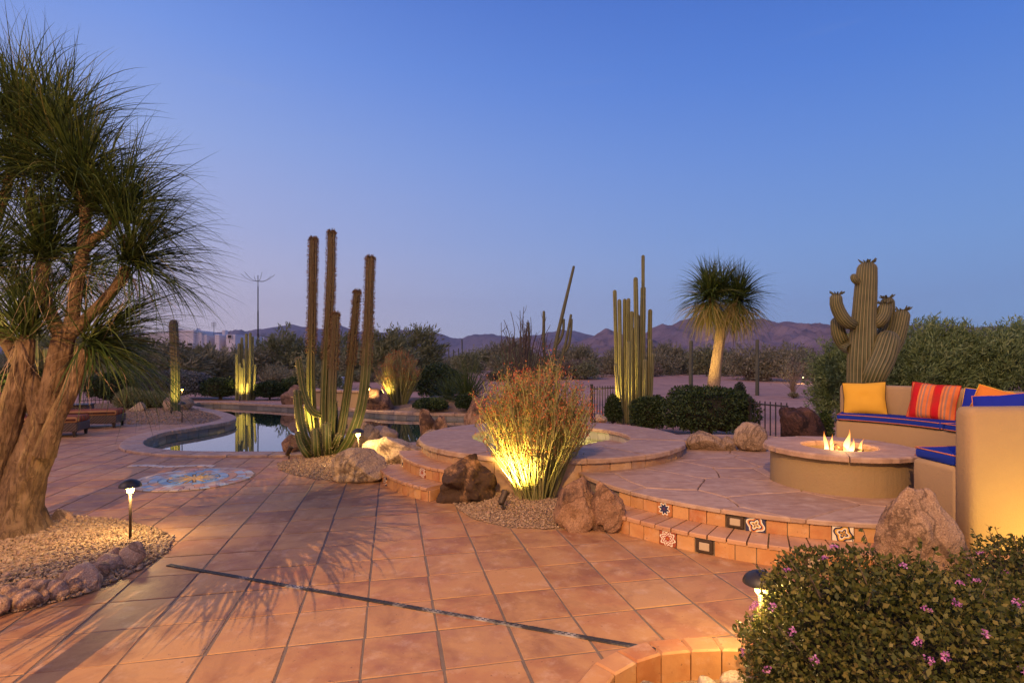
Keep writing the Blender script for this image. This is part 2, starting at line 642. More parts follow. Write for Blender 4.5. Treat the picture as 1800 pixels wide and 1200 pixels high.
def pebble_attr(name, cols):
    m, nt, b = newmat(name)
    a = N(nt, 'ShaderNodeAttribute', attribute_name='rnd')
    c = ramp(nt, a.outputs['Fac'], cols)
    c = mixc_(nt, .3, c, ramp(nt, noise(nt, coords(nt), 60, 3), [(.12, .07, .04), (.42, .32, .22)]))
    nt.links.new(c, b.inputs['Base Color'])
    b.inputs['Roughness'].default_value = .85
    return m
M['chips'] = pebble_attr('gravel_chips', [(.18, .10, .055), (.36, .235, .13), (.25, .15, .08), (.50, .36, .22), (.34, .19, .11), (.43, .295, .175)])
def rock_mat(name, c1, c2, c3, stain=None, stain_amt=.0, speck=70):
    m, nt, b = newmat(name)
    v = coords(nt)
    big = noise(nt, v, 2.2, 6, .6)
    c = ramp(nt, big, [c1, c2, c3], [.32, .52, .70])
    sp = noise(nt, v, speck, 2, .6)
    c = mixc_(nt, ramp(nt, sp, [(0, 0, 0), (.45, .45, .45)], [.5, .66]), c, tuple(min(1, x * 1.45) for x in c3))
    sp2 = noise(nt, v, speck * 1.3, 2, .6, out=0, dist=.4)
    c = mixc_(nt, ramp(nt, sp2, [(.6, .6, .6), (0, 0, 0)], [.34, .46]), c, tuple(x * .45 for x in c1))
    vein = ramp(nt, mathn(nt, 'ABSOLUTE', mathn(nt, 'SUBTRACT', noise(nt, v, 1.6, 5, .6, dist=.8), .5)), [(.75, .75, .75), (0, 0, 0)], [.0, .022])
    c = mixc_(nt, vein, c, tuple(x * .35 for x in c1))
    if stain:
        st = ramp(nt, noise(nt, v, 1.7, 6, .66, dist=.5), [(0, 0, 0), (1, 1, 1)], [.60 - .2 * stain_amt, .68 - .2 * stain_amt])
        c = mixc_(nt, mathn(nt, 'MULTIPLY', st, .9), c, stain)
    nt.links.new(c, b.inputs['Base Color'])
    b.inputs['Roughness'].default_value = .85
    b.inputs['Specular IOR Level'].default_value = .25
    k = bump(nt, None, noise(nt, v, 9, 8, .65), .8, .05)
    bump(nt, b, sp, .4, .006, k)
    return m
M['granite'] = rock_mat('granite', (.22, .145, .09), (.33, .225, .14), (.40, .29, .19))
M['granite_bench'] = rock_mat('granite_bench', (.20, .12, .075), (.31, .195, .12), (.42, .29, .19), speck=95)
M['granite_pale'] = rock_mat('granite_pale', (.36, .25, .15), (.46, .33, .20), (.52, .39, .25), speck=50)
M['granite_red'] = rock_mat('granite_red', (.19, .10, .06), (.29, .16, .09), (.36, .22, .13), (.05, .028, .02), .35)
M['granite_stained'] = rock_mat('granite_stained', (.20, .10, .05), (.32, .17, .07), (.38, .22, .11), (.035, .022, .018), .75)
M['granite_dark'] = rock_mat('granite_dark', (.045, .022, .018), (.085, .042, .032), (.14, .075, .055), (.02, .012, .01), .6)
M['rock_small'] = rock_mat('rock_small', (.28, .16, .10), (.40, .25, .16), (.50, .36, .25), speck=90)
M['river_rock'] = rock_mat('river_rock', (.40, .30, .19), (.50, .39, .26), (.58, .47, .33), speck=60)
M['black_metal'] = proc('black_metal', [(.018, .016, .014), (.035, .03, .026)], 20, rough=.45, bmp=.1, spec=.5)
M['bronze'] = proc('bronze', [(.045, .03, .02), (.085, .055, .032)], 30, rough=.5, bmp=.1, spec=.5, metal=.4)
M['white_metal'] = proc('white_metal', [(.55, .55, .57), (.68, .68, .7)], 6, rough=.5, bmp=.05)
M['lamp_glow'] = emit('lamp_glow', (1.0, .60, .18), 3.2)
M['lens_glow'] = emit('lens_glow', (1.0, .83, .55), 14.0)
# ------------------------------------------------------------------ the setting: ground, pool, patio, raised deck, spa, steps
POOL = smooth_closed([(-3.6, 9.05), (-2.9, 9.35), (-2.1, 9.9), (-1.2, 10.3), (-.1, 11.2), (.5, 12.6), (.2, 14.2), (-.9, 15.3), (-2.4, 15.6), (-3.6, 16.0), (-4.6, 16.7), (-5.6, 17.3),
                      (-7.4, 18.2), (-9.4, 19.2), (-10.7, 19.7), (-11.2, 19.2), (-10.7, 18.2), (-9.3, 16.8), (-8.0, 15.4), (-7.25, 14.3), (-7.0, 13.4), (-7.12, 12.4), (-7.3, 11.5), (-7.12, 10.7), (-6.82, 10.05),
                      (-6.3, 9.45), (-5.6, 9.12), (-4.7, 9.02)][::-1], .2)
POOL = ccw(POOL)
PLANT_A = ccw([(-.25, 0.6), (.30, 2.2), (.436, 2.60), (.53, 2.72), (.74, 2.865), (1.03, 2.918), (1.6, 2.95), (1.6, .6)])
PLANT_B = ccw([(1.6, .6), (1.6, 2.95), (2.75, 3.72), (6.2, 3.85), (6.2, .6)])
PLANTER = ccw([(-.25, 0.6), (.30, 2.2), (.436, 2.60), (.53, 2.72), (.74, 2.865), (1.03, 2.918), (1.6, 2.95), (2.75, 3.72), (6.2, 3.85), (6.2, .6)])
SPA_C = (.55, 7.85)
DECK_C = (3.17, 6.6)
PIT_C = (3.30, 5.52)
BENCH_C = (3.40, 6.10)
ZD = .31

def gz(x, y):
    d = np.maximum(0, np.hypot(np.maximum(np.abs(x + 3) - 13, 0), np.maximum(y - 23, 0)))
    t = np.clip(d / 14, 0, 1)
    p = np.stack((np.asarray(x) / 9.0, np.asarray(y) / 6.0, np.zeros_like(np.asarray(x, float))), -1)
    return -.014 + t * (.30 * fbm(p, 3, 5) - .1) * np.clip(1.2 - d / 900, 0, 1)

# desert ground: one sheet out to the horizon, with openings for the pool and the sunken planter
ext = []
for ix in range(-16, 17):
    for iy in range(0, 26):
        ext.append((ix * 2.1 + rnd.uniform(-.4, .4), 21.5 + iy * 1.7 + rnd.uniform(-.4, .4)))
for k in range(900):
    r = 10 ** rnd.uniform(1.8, 3.9)
    a = rnd.uniform(-math.pi, math.pi)
    ext.append((r * math.sin(a), r * math.cos(a)))
S = 14000.0
gv, gf = cdt([(-S, -S), (S, -S), (S, S), (-S, S)], [POOL, PLANTER], ext)
gv = np.array(gv)
def sand_mat():
    m, nt, b = newmat('desert_sand')
    t = N(nt, 'ShaderNodeTexCoord').outputs['Object']
    big = noise(nt, t, .06, 6, .6)
    c = ramp(nt, big, [(.40, .22, .15), (.52, .295, .20), (.60, .36, .25)], [.3, .5, .7])
    med = noise(nt, t, 1.1, 6, .62)
    c = mixc_(nt, ramp(nt, med, [(0, 0, 0), (.7, .7, .7)], [.48, .66]), c, (.28, .165, .12))
    fin = noise(nt, t, 26, 3, .6)
    c = mixc_(nt, ramp(nt, fin, [(0, 0, 0), (.55, .55, .55)], [.45, .65]), c, (.60, .38, .27))
    nt.links.new(c, b.inputs['Base Color'])
    b.inputs['Roughness'].default_value = .95
    b.inputs['Specular IOR Level'].default_value = .1
    k = bump(nt, None, med, .5, .12)
    bump(nt, b, fin, .6, .02, k)
    return m
M['sand'] = sand_mat()
gz_ = gz(gv[:, 0], gv[:, 1])
me = bpy.data.meshes.new('desert_ground')
me.from_pydata([(float(a), float(b), float(c)) for (a, b), c in zip(gv, gz_)], [], gf)
me.polygons.foreach_set('use_smooth', np.ones(len(me.polygons), dtype=bool))
struct(obj('desert_ground', me, M['sand']))

# ---- pool
def water_mat(name, deep, rough=.012, wave=.04):
    m, nt, b = newmat(name)
    b.inputs['Base Color'].default_value = (*deep, 1)
    b.inputs['Roughness'].default_value = .3
    b.inputs['Specular IOR Level'].default_value = 0.0
    t = N(nt, 'ShaderNodeTexCoord').outputs['Object']
    nn_ = N(nt, 'ShaderNodeBump', {'Height': noise(nt, t, 1.6, 3), 'Strength': wave, 'Distance': .02}).outputs[0]
    fr = N(nt, 'ShaderNodeFresnel', {'IOR': 1.333, 'Normal': nn_}).outputs[0]
    gl = N(nt, 'ShaderNodeBsdfGlossy', {'Color': (.96, .98, 1, 1), 'Roughness': rough, 'Normal': nn_})
    k = N(nt, 'ShaderNodeMapRange', {'Value': fr, 'From Max': .62, 'To Max': 1.0}).outputs[0]
    ms = N(nt, 'ShaderNodeMixShader', {0: k})
    nt.links.new(b.outputs[0], ms.inputs[1])
    nt.links.new(gl.outputs[0], ms.inputs[2])
    nt.links.new(ms.outputs[0], nt.nodes['Material Output'].inputs[0])
    return m
M['water'] = water_mat('pool_water', (.012, .055, .048))
M['plaster'] = proc('pool_plaster', [(.05, .16, .13), (.08, .22, .18)], 2, bmp=.1)
M['band'] = proc('waterline_tile', [(.13, .115, .10), (.24, .215, .18)], 7, rough=.3, bmp=.1, var=.28, spec=.5)
pool = thing('swimming_pool', 'freeform swimming pool with curved sandstone coping and grey waterline tiles', 'pool', (-5.5, 13.0, 0))
off = np.array((-5.5, 13.0))
PL = np.array(POOL)
seg = np.roll(PL, -1, 0) - PL
tan = unit(np.roll(PL, -1, 0) - np.roll(PL, 1, 0))
nout = np.stack((tan[:, 1], -tan[:, 0]), -1)
mb = MB()
n = len(PL)
wallp = PL + nout * .012 - off
mb.add([(p[0], p[1], .0) for p in wallp] + [(p[0], p[1], -1.5) for p in wallp], [(i, (i + 1) % n, n + (i + 1) % n, n + i) for i in range(n)] + [tuple(range(n, 2 * n))])
mb.build('shell', M['plaster'], pool)
cum = np.concatenate(([0], np.cumsum(np.linalg.norm(seg, axis=1))))
def along(s_):
    s_ = s_ % cum[-1]
    i = min(np.searchsorted(cum, s_, side='right') - 1, n - 1)
    t = (s_ - cum[i]) / max(cum[i + 1] - cum[i], 1e-9)
    j = (i + 1) % n
    return PL[i] * (1 - t) + PL[j] * t - off, unit(nout[i] * (1 - t) + nout[j] * t)
ns = int(cum[-1] / .62)
L = cum[-1] / ns
for k in range(ns):
    w = .33 + rnd.uniform(-.015, .015)
    pts = [along(k * L + .005 + (L - .01) * q / 4) for q in range(5)]
    poly = [tuple(p + m_ * -.035) for p, m_ in pts] + [tuple(p + m_ * w) for p, m_ in pts[::-1]]
    MB().slab(ccw(poly), -.045, .035 + rnd.uniform(-.003, .003), .012).build('coping_stone', M['coping'], pool)
nt_ = int(cum[-1] / .30)
L = cum[-1] / nt_
for k in range(nt_):
    a, na = along(k * L + .004)
    b_, nb = along((k + 1) * L - .004)
    poly = [tuple(a - na * .012), tuple(b_ - nb * .012), tuple(b_ + nb * .01), tuple(a + na * .01)]
    MB().prism(ccw(poly), -.36, -.05).build('waterline_tile', M['band'], pool)
wv, wf = cdt([tuple(p) for p in PL + nout * .006], [])
me = bpy.data.meshes.new('pool_water')
me.from_pydata([(a, b, -.135) for a, b in wv], [], wf)
w = struct(obj('pool_water', me, M['water']))
w['label'] = 'still dark green pool water mirroring the dusk sky'

# raised spillway wall behind the pool
ww = thing('spillway_wall', 'low stuccoed spillway wall with pale stone cap at far pool edge', 'wall', (-5.35, 17.6, 0), math.radians(-24))
MB().box((0, 0, .22), (2.5, .35, .56)).build('wall', M['stucco'], ww)
for k in range(4):
    MB().rbox((-.96 + .64 * k, 0, .54), (.63, .47, .08), .015).build('cap_stone', M['coping'], ww)
MB().rbox((.15, -.172, .30), (.14, .03, .14), .01).build('spout', M['black_metal'], ww)

# ---- patio
PATIO = [(-13, 1.0), (3.6, 1.0), (3.6, 4.6), (1.0, 7.2), (-1.4, 8.8), (-3.0, 9.6), (-6.0, 9.6), (-7.5, 11.5), (-7.7, 12.6), (-8.0, 13.7), (-13, 14.2)]
BED_L = ccw([(-6.8, 5.55), (-4.83, 5.46), (-4.34, 5.41), (-3.86, 5.3), (-3.31, 5.04), (-2.94, 4.75), (-2.77, 4.40), (-2.74, 4.02), (-2.81, 3.62), (-2.98, 3.40), (-3.2, 3.25), (-4.2, 2.75), (-6.8, 2.4)])
BED_C = ccw([(-3.50, 8.15), (-3.32, 7.75), (-3.05, 7.42), (-2.5, 7.05), (-2.0, 6.89), (-1.7, 7.1), (-1.25, 8.4), (-1.9, 9.5), (-2.7, 9.25), (-3.3, 8.85)])
BED_F = ccw([(-.72, 6.1), (-.56, 5.68), (-.39, 5.31), (-.05, 5.04), (.31, 4.99), (.6, 5.02), (1.0, 5.3), (.8, 6.0), (.1, 6.5), (-.45, 6.5)])
BED_P = ccw([(-9.6, 13.1), (-8.4, 13.05), (-7.5, 13.15), (-7.36, 13.4), (-7.45, 14.2), (-8.15, 15.3), (-9.6, 17.0), (-11.2, 18.6), (-14.5, 19.0), (-14.5, 14.2), (-12, 13.4)])
tv, tf = cdt(POOL, [])
POOL_TRIS = [ccw([tv[i] for i in f]) for f in tf]
DECK = [(DECK_C[0] + 2.48 * math.cos(math.radians(a)), DECK_C[1] + 2.48 * math.sin(math.radians(a))) for a in range(0, 360, 6)]
pv, pf = cdt(PATIO, [POOL, PLANTER])
me = bpy.data.meshes.new('patio')
me.from_pydata([(a, b, -.0045) for a, b in pv], [], pf)
patio = struct(obj('patio', me, M['grout']))
patio['label'] = 'terracotta tiled patio with grey grout lines'
TP, TR = .406, math.radians(12.4)           # tile pitch and turn of the grid
ex, ey = np.array((math.cos(TR), math.sin(TR))), np.array((-math.sin(TR), math.cos(TR)))
o0 = np.array(G(633, 1194))
tiles = []
deck_in = inset(DECK, .25)
for i in range(-60, 40):
    for j in range(-14, 40):
        c = o0 + ex * (i + .5) * TP + ey * (j + .5) * TP
        if not inside(c, PATIO) and not any(inside(c + q, PATIO) for q in (ex * .2, -ex * .2, ey * .2, -ey * .2)):
            continue
        if abs(c[0]) > c[1] * .96 + 1.3 or c[1] < 1.5 or inside(c, deck_in) or np.hypot(c[0] - SPA_C[0], c[1] - SPA_C[1]) < 1.9:
            continue
        hw = TP / 2 - .0075
        cor = [(-hw, -hw), (hw, -hw), (hw, hw), (-hw, hw)]
        q = []
        for (u, v_) in cor:                  # hand-made tiles: corners slightly out of true
            u += rnd.uniform(-.004, .004); v_ += rnd.uniform(-.004, .004)
            q.append(tuple(c + ex * u + ey * v_))
        polys = [q]
        for b_ in (BED_L, BED_C, BED_F, PLANT_A, PLANT_B):
            polys = subtract_convex(polys, b_)
        for tr in POOL_TRIS:
            if polys:
                polys = subtract_convex(polys, tr)
        polys = [p for p in polys if len(p) >= 3 and abs(area2(p)) > 3e-4]
        if polys:
            tiles.append((float(np.hypot(*c)), c, polys))
tiles.sort(key=lambda t: t[0])
rest = []
for k, (d, c, polys) in enumerate(tiles):
    whole = len(polys) == 1 and len(polys[0]) == 4
    mb = MB()
    dz = rnd.uniform(-.0015, .0015)
    for p in polys:
        p = [(a - c[0], b_ - c[1]) for a, b_ in p]
        if whole:
            mb.slab(ccw(p), -.02, .0 + dz, .0028)
        else:
            mb.prism(ccw(p), -.02, .0 + dz)
    if k < 298:
        mb.build('tile', M['tile'], patio, loc=(c[0], c[1], 0))
    else:
        rest.append((mb, c))
if rest:
    V, Fl, A = [], [], []
    for mb, c in rest:
        o = len(V)
        r = rnd.random()
        V += [(a + c[0], b_ + c[1], z) for a, b_, z in mb.v]
        A += [r] * len(mb.v)
        Fl += [tuple(i + o for i in f) for f in mb.f]
    me = bpy.data.meshes.new('far_tiles')
    me.from_pydata(V, [], Fl)
    at = me.attributes.new('rnd', 'FLOAT', 'POINT')
    at.data.foreach_set('value', np.array(A, dtype=np.float32))
    obj('far_tiles', me, M['tile'], patio, kind='stuff')

# sunken planter at the patio edge with its row of edge tiles
mbp = MB().add([(a, b_, -.15) for a, b_ in PLANTER], [tuple(range(len(PLANTER)))])
pl = struct(mbp.build('planter_bed', M['gravel_bed']))
EDGE = catmull([(.12, 1.75), (.30, 2.2), (.436, 2.60), (.53, 2.72), (.74, 2.865), (1.03, 2.918), (1.6, 2.95), (2.2, 3.34), (2.75, 3.72)], .03)
elen = np.concatenate(([0], np.cumsum(np.linalg.norm(np.diff(EDGE, axis=0), axis=1))))
def edge_at(s_):
    p = np.array([np.interp(s_, elen, EDGE[:, 0]), np.interp(s_, elen, EDGE[:, 1])])
    q = np.array([np.interp(s_ + .02, elen, EDGE[:, 0]), np.interp(s_ + .02, elen, EDGE[:, 1])])
    if s_ + .02 > elen[-1]:
        q = p; p2 = np.array([np.interp(s_ - .02, elen, EDGE[:, 0]), np.interp(s_ - .02, elen, EDGE[:, 1])]); t = unit(q - p2)
    else:
        t = unit(q - p)
    return p, np.array((-t[1], t[0]))         # left of travel = patio side
ne = int(elen[-1] / .165)
for k in range(ne):
    a, na = edge_at(elen[-1] * k / ne + .004)
    b_, nb = edge_at(elen[-1] * (k + 1) / ne - .004)
    c = (a + b_) / 2
    poly = [tuple(a - c - na * .012), tuple(b_ - c - nb * .012), tuple(b_ - c + nb * .125), tuple(a - c + na * .125)]
    MB().slab(ccw(poly), -.17, .008 + rnd.uniform(-.002, .002), .01).build('edge_tile', M['riser'], patio, loc=(c[0], c[1], 0))

# slot drain across the patio
d0, d1 = np.array(G(296, 993)), np.array(G(1146, 1141))
dl = float(np.linalg.norm(d1 - d0))
dr = thing('drain_channel', 'narrow weathered slot drain running diagonally across the terracotta patio', 'drain', (d0[0], d0[1], 0), math.atan2(*(d1 - d0)[::-1]))
M['drain'] = proc('drain_grate', [(.02, .02, .022), (.05, .048, .045), (.40, .37, .32)], 2.1, rough=.6, bmp=.3, pos=[.3, .50, .58])
MB().box((dl / 2, 0, .003), (dl, .036, .008)).build('grate', M['drain'], dr)
mb = MB()
for k in range(int(dl / .035)):
    for s_ in (-1, 1):
        mb.box((.02 + .035 * k + (.009 if s_ > 0 else 0), s_ * .008, .0072), (.020, .006, .003))
o = mb.build('slots', M['black_metal'], dr); o['kind'] = 'stuff'
MB().rbox((dl + .005, 0, -.03), (.03, .045, .075), .006).build('outlet', M['bronze'], dr)

# sun mosaic set into the patio
MOS = {}
for nm, c in (('blue', (.24, .40, .50)), ('paleblue', (.42, .50, .52)), ('orange', (.60, .30, .13)), ('yellow', (.75, .47, .10)), ('sand', (.50, .36, .24)), ('navy', (.07, .09, .16)), ('rose', (.48, .27, .19)), ('cream', (.60, .50, .38))):
    MOS[nm] = proc('mosaic_' + nm, [tuple(x * .85 for x in c), c], 9, rough=.45, bmp=.15, var=.12)
mos = thing('sun_mosaic', 'round sun mosaic of blue and orange tesserae set into the patio', 'mosaic', (-4.13, 7.1, .002), math.radians(8))
MB().lathe([(.72, 0), (.72, .004)], 40).build('bed', M['mortar'], mos)
MB().lathe([(.085, .003), (.085, .012), (.07, .016)], 20).build('sun_disc', MOS['yellow'], mos)
for k in range(16):
    a = 2 * math.pi * k / 16
    r1 = .31 if k % 2 == 0 else .24
    da = math.pi / 16
    p = [(.09 * math.cos(a - da), .09 * math.sin(a - da)), (r1 * math.cos(a), r1 * math.sin(a)), (.09 * math.cos(a + da), .09 * math.sin(a + da))]
    MB().slab(ccw(inset(ccw(p), .002)), .003, .014, .003).build('ray', MOS['yellow'], mos)
    a2 = a + da
    p = [(.10 * math.cos(a2), .10 * math.sin(a2)), (.30 * math.cos(a2 - da * .8), .30 * math.sin(a2 - da * .8)), (.30 * math.cos(a2 + da * .8), .30 * math.sin(a2 + da * .8))]
    MB().slab(ccw(inset(ccw(p), .012)), .003, .012, .003).build('tessera', MOS['blue'], mos)
ring_cols = [['blue', 'paleblue', 'blue', 'sand'], ['paleblue', 'orange', 'sand', 'blue', 'sand', 'orange'], ['paleblue', 'sand', 'navy', 'rose', 'orange', 'sand', 'rose', 'blue', 'cream'], ['cream', 'sand', 'rose', 'sand', 'paleblue']]
for q, (r0, r1, nn) in enumerate(((.305, .40, 20), (.405, .50, 26), (.505, .61, 32), (.615, .70, 40))):
    for k in range(nn):
        a0, a1 = 2 * math.pi * k / nn + .006, 2 * math.pi * (k + 1) / nn - .006
        cs = ring_cols[q]
        MB().arcbox((0, 0), r0, r1, a0, a1, .003, .012 + rnd.uniform(-.001, .001), 2, .008).build('tessera', MOS[cs[rnd.randrange(len(cs))]], mos)
wm = thing('wave_inlay', 'pale wavy stone inlay in the patio beside the sun mosaic', 'inlay', (-4.95, 7.95, .0))
for k in range(9):
    x = -.62 + k * .14
    p = [(x, .05 * math.sin(k * 1.1) - .05), (x + .13, .05 * math.sin(k * 1.1 + 1.1) - .07), (x + .13, .05 * math.sin(k * 1.1 + 1.1) + .05), (x, .05 * math.sin(k * 1.1) + .06)]
    MB().slab(ccw(p), 0.001, .008, .003).build('stone', MOS['cream'], wm)

# ---- gravel beds
def bed(name, label, poly, hm, n_chips, size, z0=.006, group='gravel beds between the paving', seed=1):
    ex_ = []
    xs = [p[0] for p in poly]; ys = [p[1] for p in poly]
    rr = np.random.default_rng(seed)
    A_ = np.array(poly); B_ = np.roll(A_, -1, 0)
    def dist(q):
        d = B_ - A_
        t = np.clip(((q[:, None, :] - A_) * d).sum(-1) / (d * d).sum(-1), 0, 1)
        return np.linalg.norm(q[:, None, :] - (A_ + t[..., None] * d), axis=-1).min(1)
    def insd(q):                                 # convex
        d = B_ - A_
        return ((d[None, :, 0] * (q[:, None, 1] - A_[None, :, 1]) - d[None, :, 1] * (q[:, None, 0] - A_[None, :, 0])) > 0).all(1)
    def hgt(q):
        t = np.clip(dist(q) / .5, 0, 1)
        return z0 + hm * (t * t * (3 - 2 * t)) * (.8 + .35 * vnoise(np.c_[q * 1.6, np.zeros(len(q))], seed))
    q = np.stack((rr.uniform(min(xs), max(xs), 1500), rr.uniform(min(ys), max(ys), 1500)), -1)
    q = q[insd(q)]
    V2, F2 = cdt(poly, [], [tuple(a) for a in q[:500]])
    V2 = np.array(V2)
    me = bpy.data.meshes.new(name)
    hh = np.where(dist(V2) < 1e-4, z0 - .012, hgt(V2) - .004)
    me.from_pydata([(float(a), float(b_), float(c)) for (a, b_), c in zip(V2, hh)], [], F2)
    o = struct(obj(name, me, M['gravel_bed']))
    o['label'] = label
    if n_chips:
        q = np.stack((rr.uniform(min(xs), max(xs), n_chips * 3), rr.uniform(min(ys), max(ys), n_chips * 3)), -1)
        q = q[insd(q)]
        q = q[(np.abs(q[:, 0]) < q[:, 1] * .96 + .8)][:n_chips]
        m_ = len(q)
        oct_ = np.array(((1, 0, 0), (0, 1, 0), (-1, 0, 0), (0, -1, 0), (0, 0, 1), (0, 0, -1)), float)
        sz = size * np.exp(rr.normal(0, .35, m_))
        V = oct_[None] * (rr.uniform(.55, 1.15, (m_, 6, 1))) * sz[:, None, None] * np.stack((rr.uniform(.8, 1.3, m_), rr.uniform(.6, 1.0, m_), rr.uniform(.4, .8, m_)), -1)[:, None, :]
        a = rr.uniform(0, 6.28, m_); t = rr.normal(0, .5, m_)
        ca, sa, ct, st = np.cos(a), np.sin(a), np.cos(t), np.sin(t)
        x, y, z = V[..., 0], V[..., 1], V[..., 2]
        y, z = y * ct[:, None] - z * st[:, None], y * st[:, None] + z * ct[:, None]
        x, y = x * ca[:, None] - y * sa[:, None], x * sa[:, None] + y * ca[:, None]
        V = np.stack((x + q[:, :1], y + q[:, 1:], z + (hgt(q) + sz * .25)[:, None]), -1).reshape(-1, 3)
        fo = np.array(((0, 1, 4), (1, 2, 4), (2, 3, 4), (3, 0, 4), (1, 0, 5), (2, 1, 5), (3, 2, 5), (0, 3, 5)))
        Fa = (fo[None] + np.arange(m_)[:, None, None] * 6).reshape(-1, 3)
        o2 = obj('gravel', fastmesh('gravel', V, Fa, attr=np.repeat(rr.random(m_), 6)), M['chips'], o, kind='stuff')
    return hgt
H_L = bed('gravel_bed_palm', 'tan gravel bed around the ponytail palm', BED_L, .06, 21000, .0135, seed=3)
H_C = bed('gravel_bed_cactus', 'tan gravel bed under the tall columnar cactus', BED_C, .05, 9000, .0125, seed=4)
H_F = bed('gravel_bed_shrub', 'tan gravel bed under the lit flowering shrub', BED_F, .07, 9000, .0115, seed=5)
H_P = bed('gravel_bed_pool', 'pinkish gravel on the rounded bank beside the pool', BED_P, .06, 9000, .02, seed=6)
BACK_BED = ccw([(-4.3, 16.6), (-3.6, 16.35), (-2.4, 15.95), (-.9, 15.65), (.4, 14.6), (2.5, 15.5), (1.8, 19.5), (-4.0, 20.0)])
H_B = bed('gravel_bed_rear', 'pinkish gravel bank rising behind the pool', BACK_BED, .30, 0, .02, seed=7)

# ---- raised flagstone deck with its two tiled steps
deck = thing('raised_deck', 'raised flagstone deck with two curved terracotta tiled steps', 'deck', (DECK_C[0], DECK_C[1], 0))
dc = np.array(DECK_C)
loc = lambda p: (p[0] - dc[0], p[1] - dc[1])
core = inset(DECK, .012)
MB().prism([loc(p) for p in core], -.05, ZD - .036).build('core', M['grout'], deck)
rr = random.Random(21)
sites = []
while len(sites) < 60:
    p = (rr.uniform(.4, 6), rr.uniform(3.9, 9.3))
    if all((p[0] - q[0]) ** 2 + (p[1] - q[1]) ** 2 > .52 ** 2 for q in sites) or rr.random() < .004:
        sites.append(p)
hull = inset(DECK, -.028)
for i, s_ in enumerate(sites):
    cell = [(s_[0] - 2, s_[1] - 2), (s_[0] + 2, s_[1] - 2), (s_[0] + 2, s_[1] + 2), (s_[0] - 2, s_[1] + 2)]
    for j, q in enumerate(sites):
        if i != j and (s_[0] - q[0]) ** 2 + (s_[1] - q[1]) ** 2 < 9:
            m_ = ((s_[0] + q[0]) / 2, (s_[1] + q[1]) / 2)
            d = (q[0] - s_[0], q[1] - s_[1])
            cell = clip_half(cell, m_, (m_[0] - d[1], m_[1] + d[0]), True)
            if len(cell) < 3:
                break
    if len(cell) < 3:
        continue
    cell = clip_convex(cell, hull)
    if len(cell) < 3 or abs(area2(cell)) < .0004:
        continue
    cell = inset(ccw(cell), .0045)
    out = []
    for a in range(len(cell)):               # wavy split edges
        p, q = np.array(cell[a]), np.array(cell[(a + 1) % len(cell)])
        k = max(1, int(np.linalg.norm(q - p) / .07))
        for t in range(k):
            out.append(p + (q - p) * t / k)
    out = np.array(out)
    e = np.stack([fbm(np.c_[out * 3.2, np.full(len(out), z_)], 3, 9) for z_ in (.5, 7.5)], -1)
    rim = np.clip((2.45 - np.hypot(out[:, 0] - DECK_C[0], out[:, 1] - DECK_C[1])) / .2, .12, 1)[:, None]
    out = [tuple(p) for p in out + e * .035 * rim]
    MB().slab([loc(p) for p in out], ZD - .036, ZD + rr.uniform(-.003, .002), .008).build('flagstone', M['flag'], deck)
def talavera(name, cols, k):
    m, nt, b = newmat(name)
    t = N(nt, 'ShaderNodeTexCoord').outputs['Object']
    s_ = N(nt, 'ShaderNodeSeparateXYZ', {0: t})
    x, z = s_.outputs['X'], s_.outputs['Z']
    r = mathn(nt, 'MULTIPLY', mathn(nt, 'SQRT', mathn(nt, 'ADD', mathn(nt, 'MULTIPLY', x, x), mathn(nt, 'MULTIPLY', z, z))), 1 / .085)
    th = mathn(nt, 'ARCTAN2', z, x)
    pet = mathn(nt, 'MULTIPLY', mathn(nt, 'ADD', mathn(nt, 'SINE', mathn(nt, 'MULTIPLY', th, k)), 1.0), .11)
    f = mathn(nt, 'ADD', r, pet)
    c = ramp(nt, f, cols, [i / len(cols) for i in range(len(cols))], 'CONSTANT')
    nt.links.new(c, b.inputs['Base Color'])
    b.inputs['Roughness'].default_value = .25
    return m
cr, ye, nv, wh, og = (.30, .03, .02), (.62, .36, .06), (.03, .035, .09), (.72, .66, .52), (.55, .2, .06)
M['tal_star'] = talavera('talavera_star', [cr, nv, nv, nv, wh, (.42, .17, .06), (.42, .17, .06)], 8)
M['tal_flower'] = talavera('talavera_flower', [ye, cr, cr, wh, (.35, .09, .05), wh, (.3, .08, .04)], 8)
M['tal_lattice'] = talavera('talavera_lattice', [wh, nv, ye, wh, nv, og, wh, nv], 4)
M['tal_sun'] = talavera('talavera_sun', [nv, ye, nv, wh, ye, nv, wh], 4)
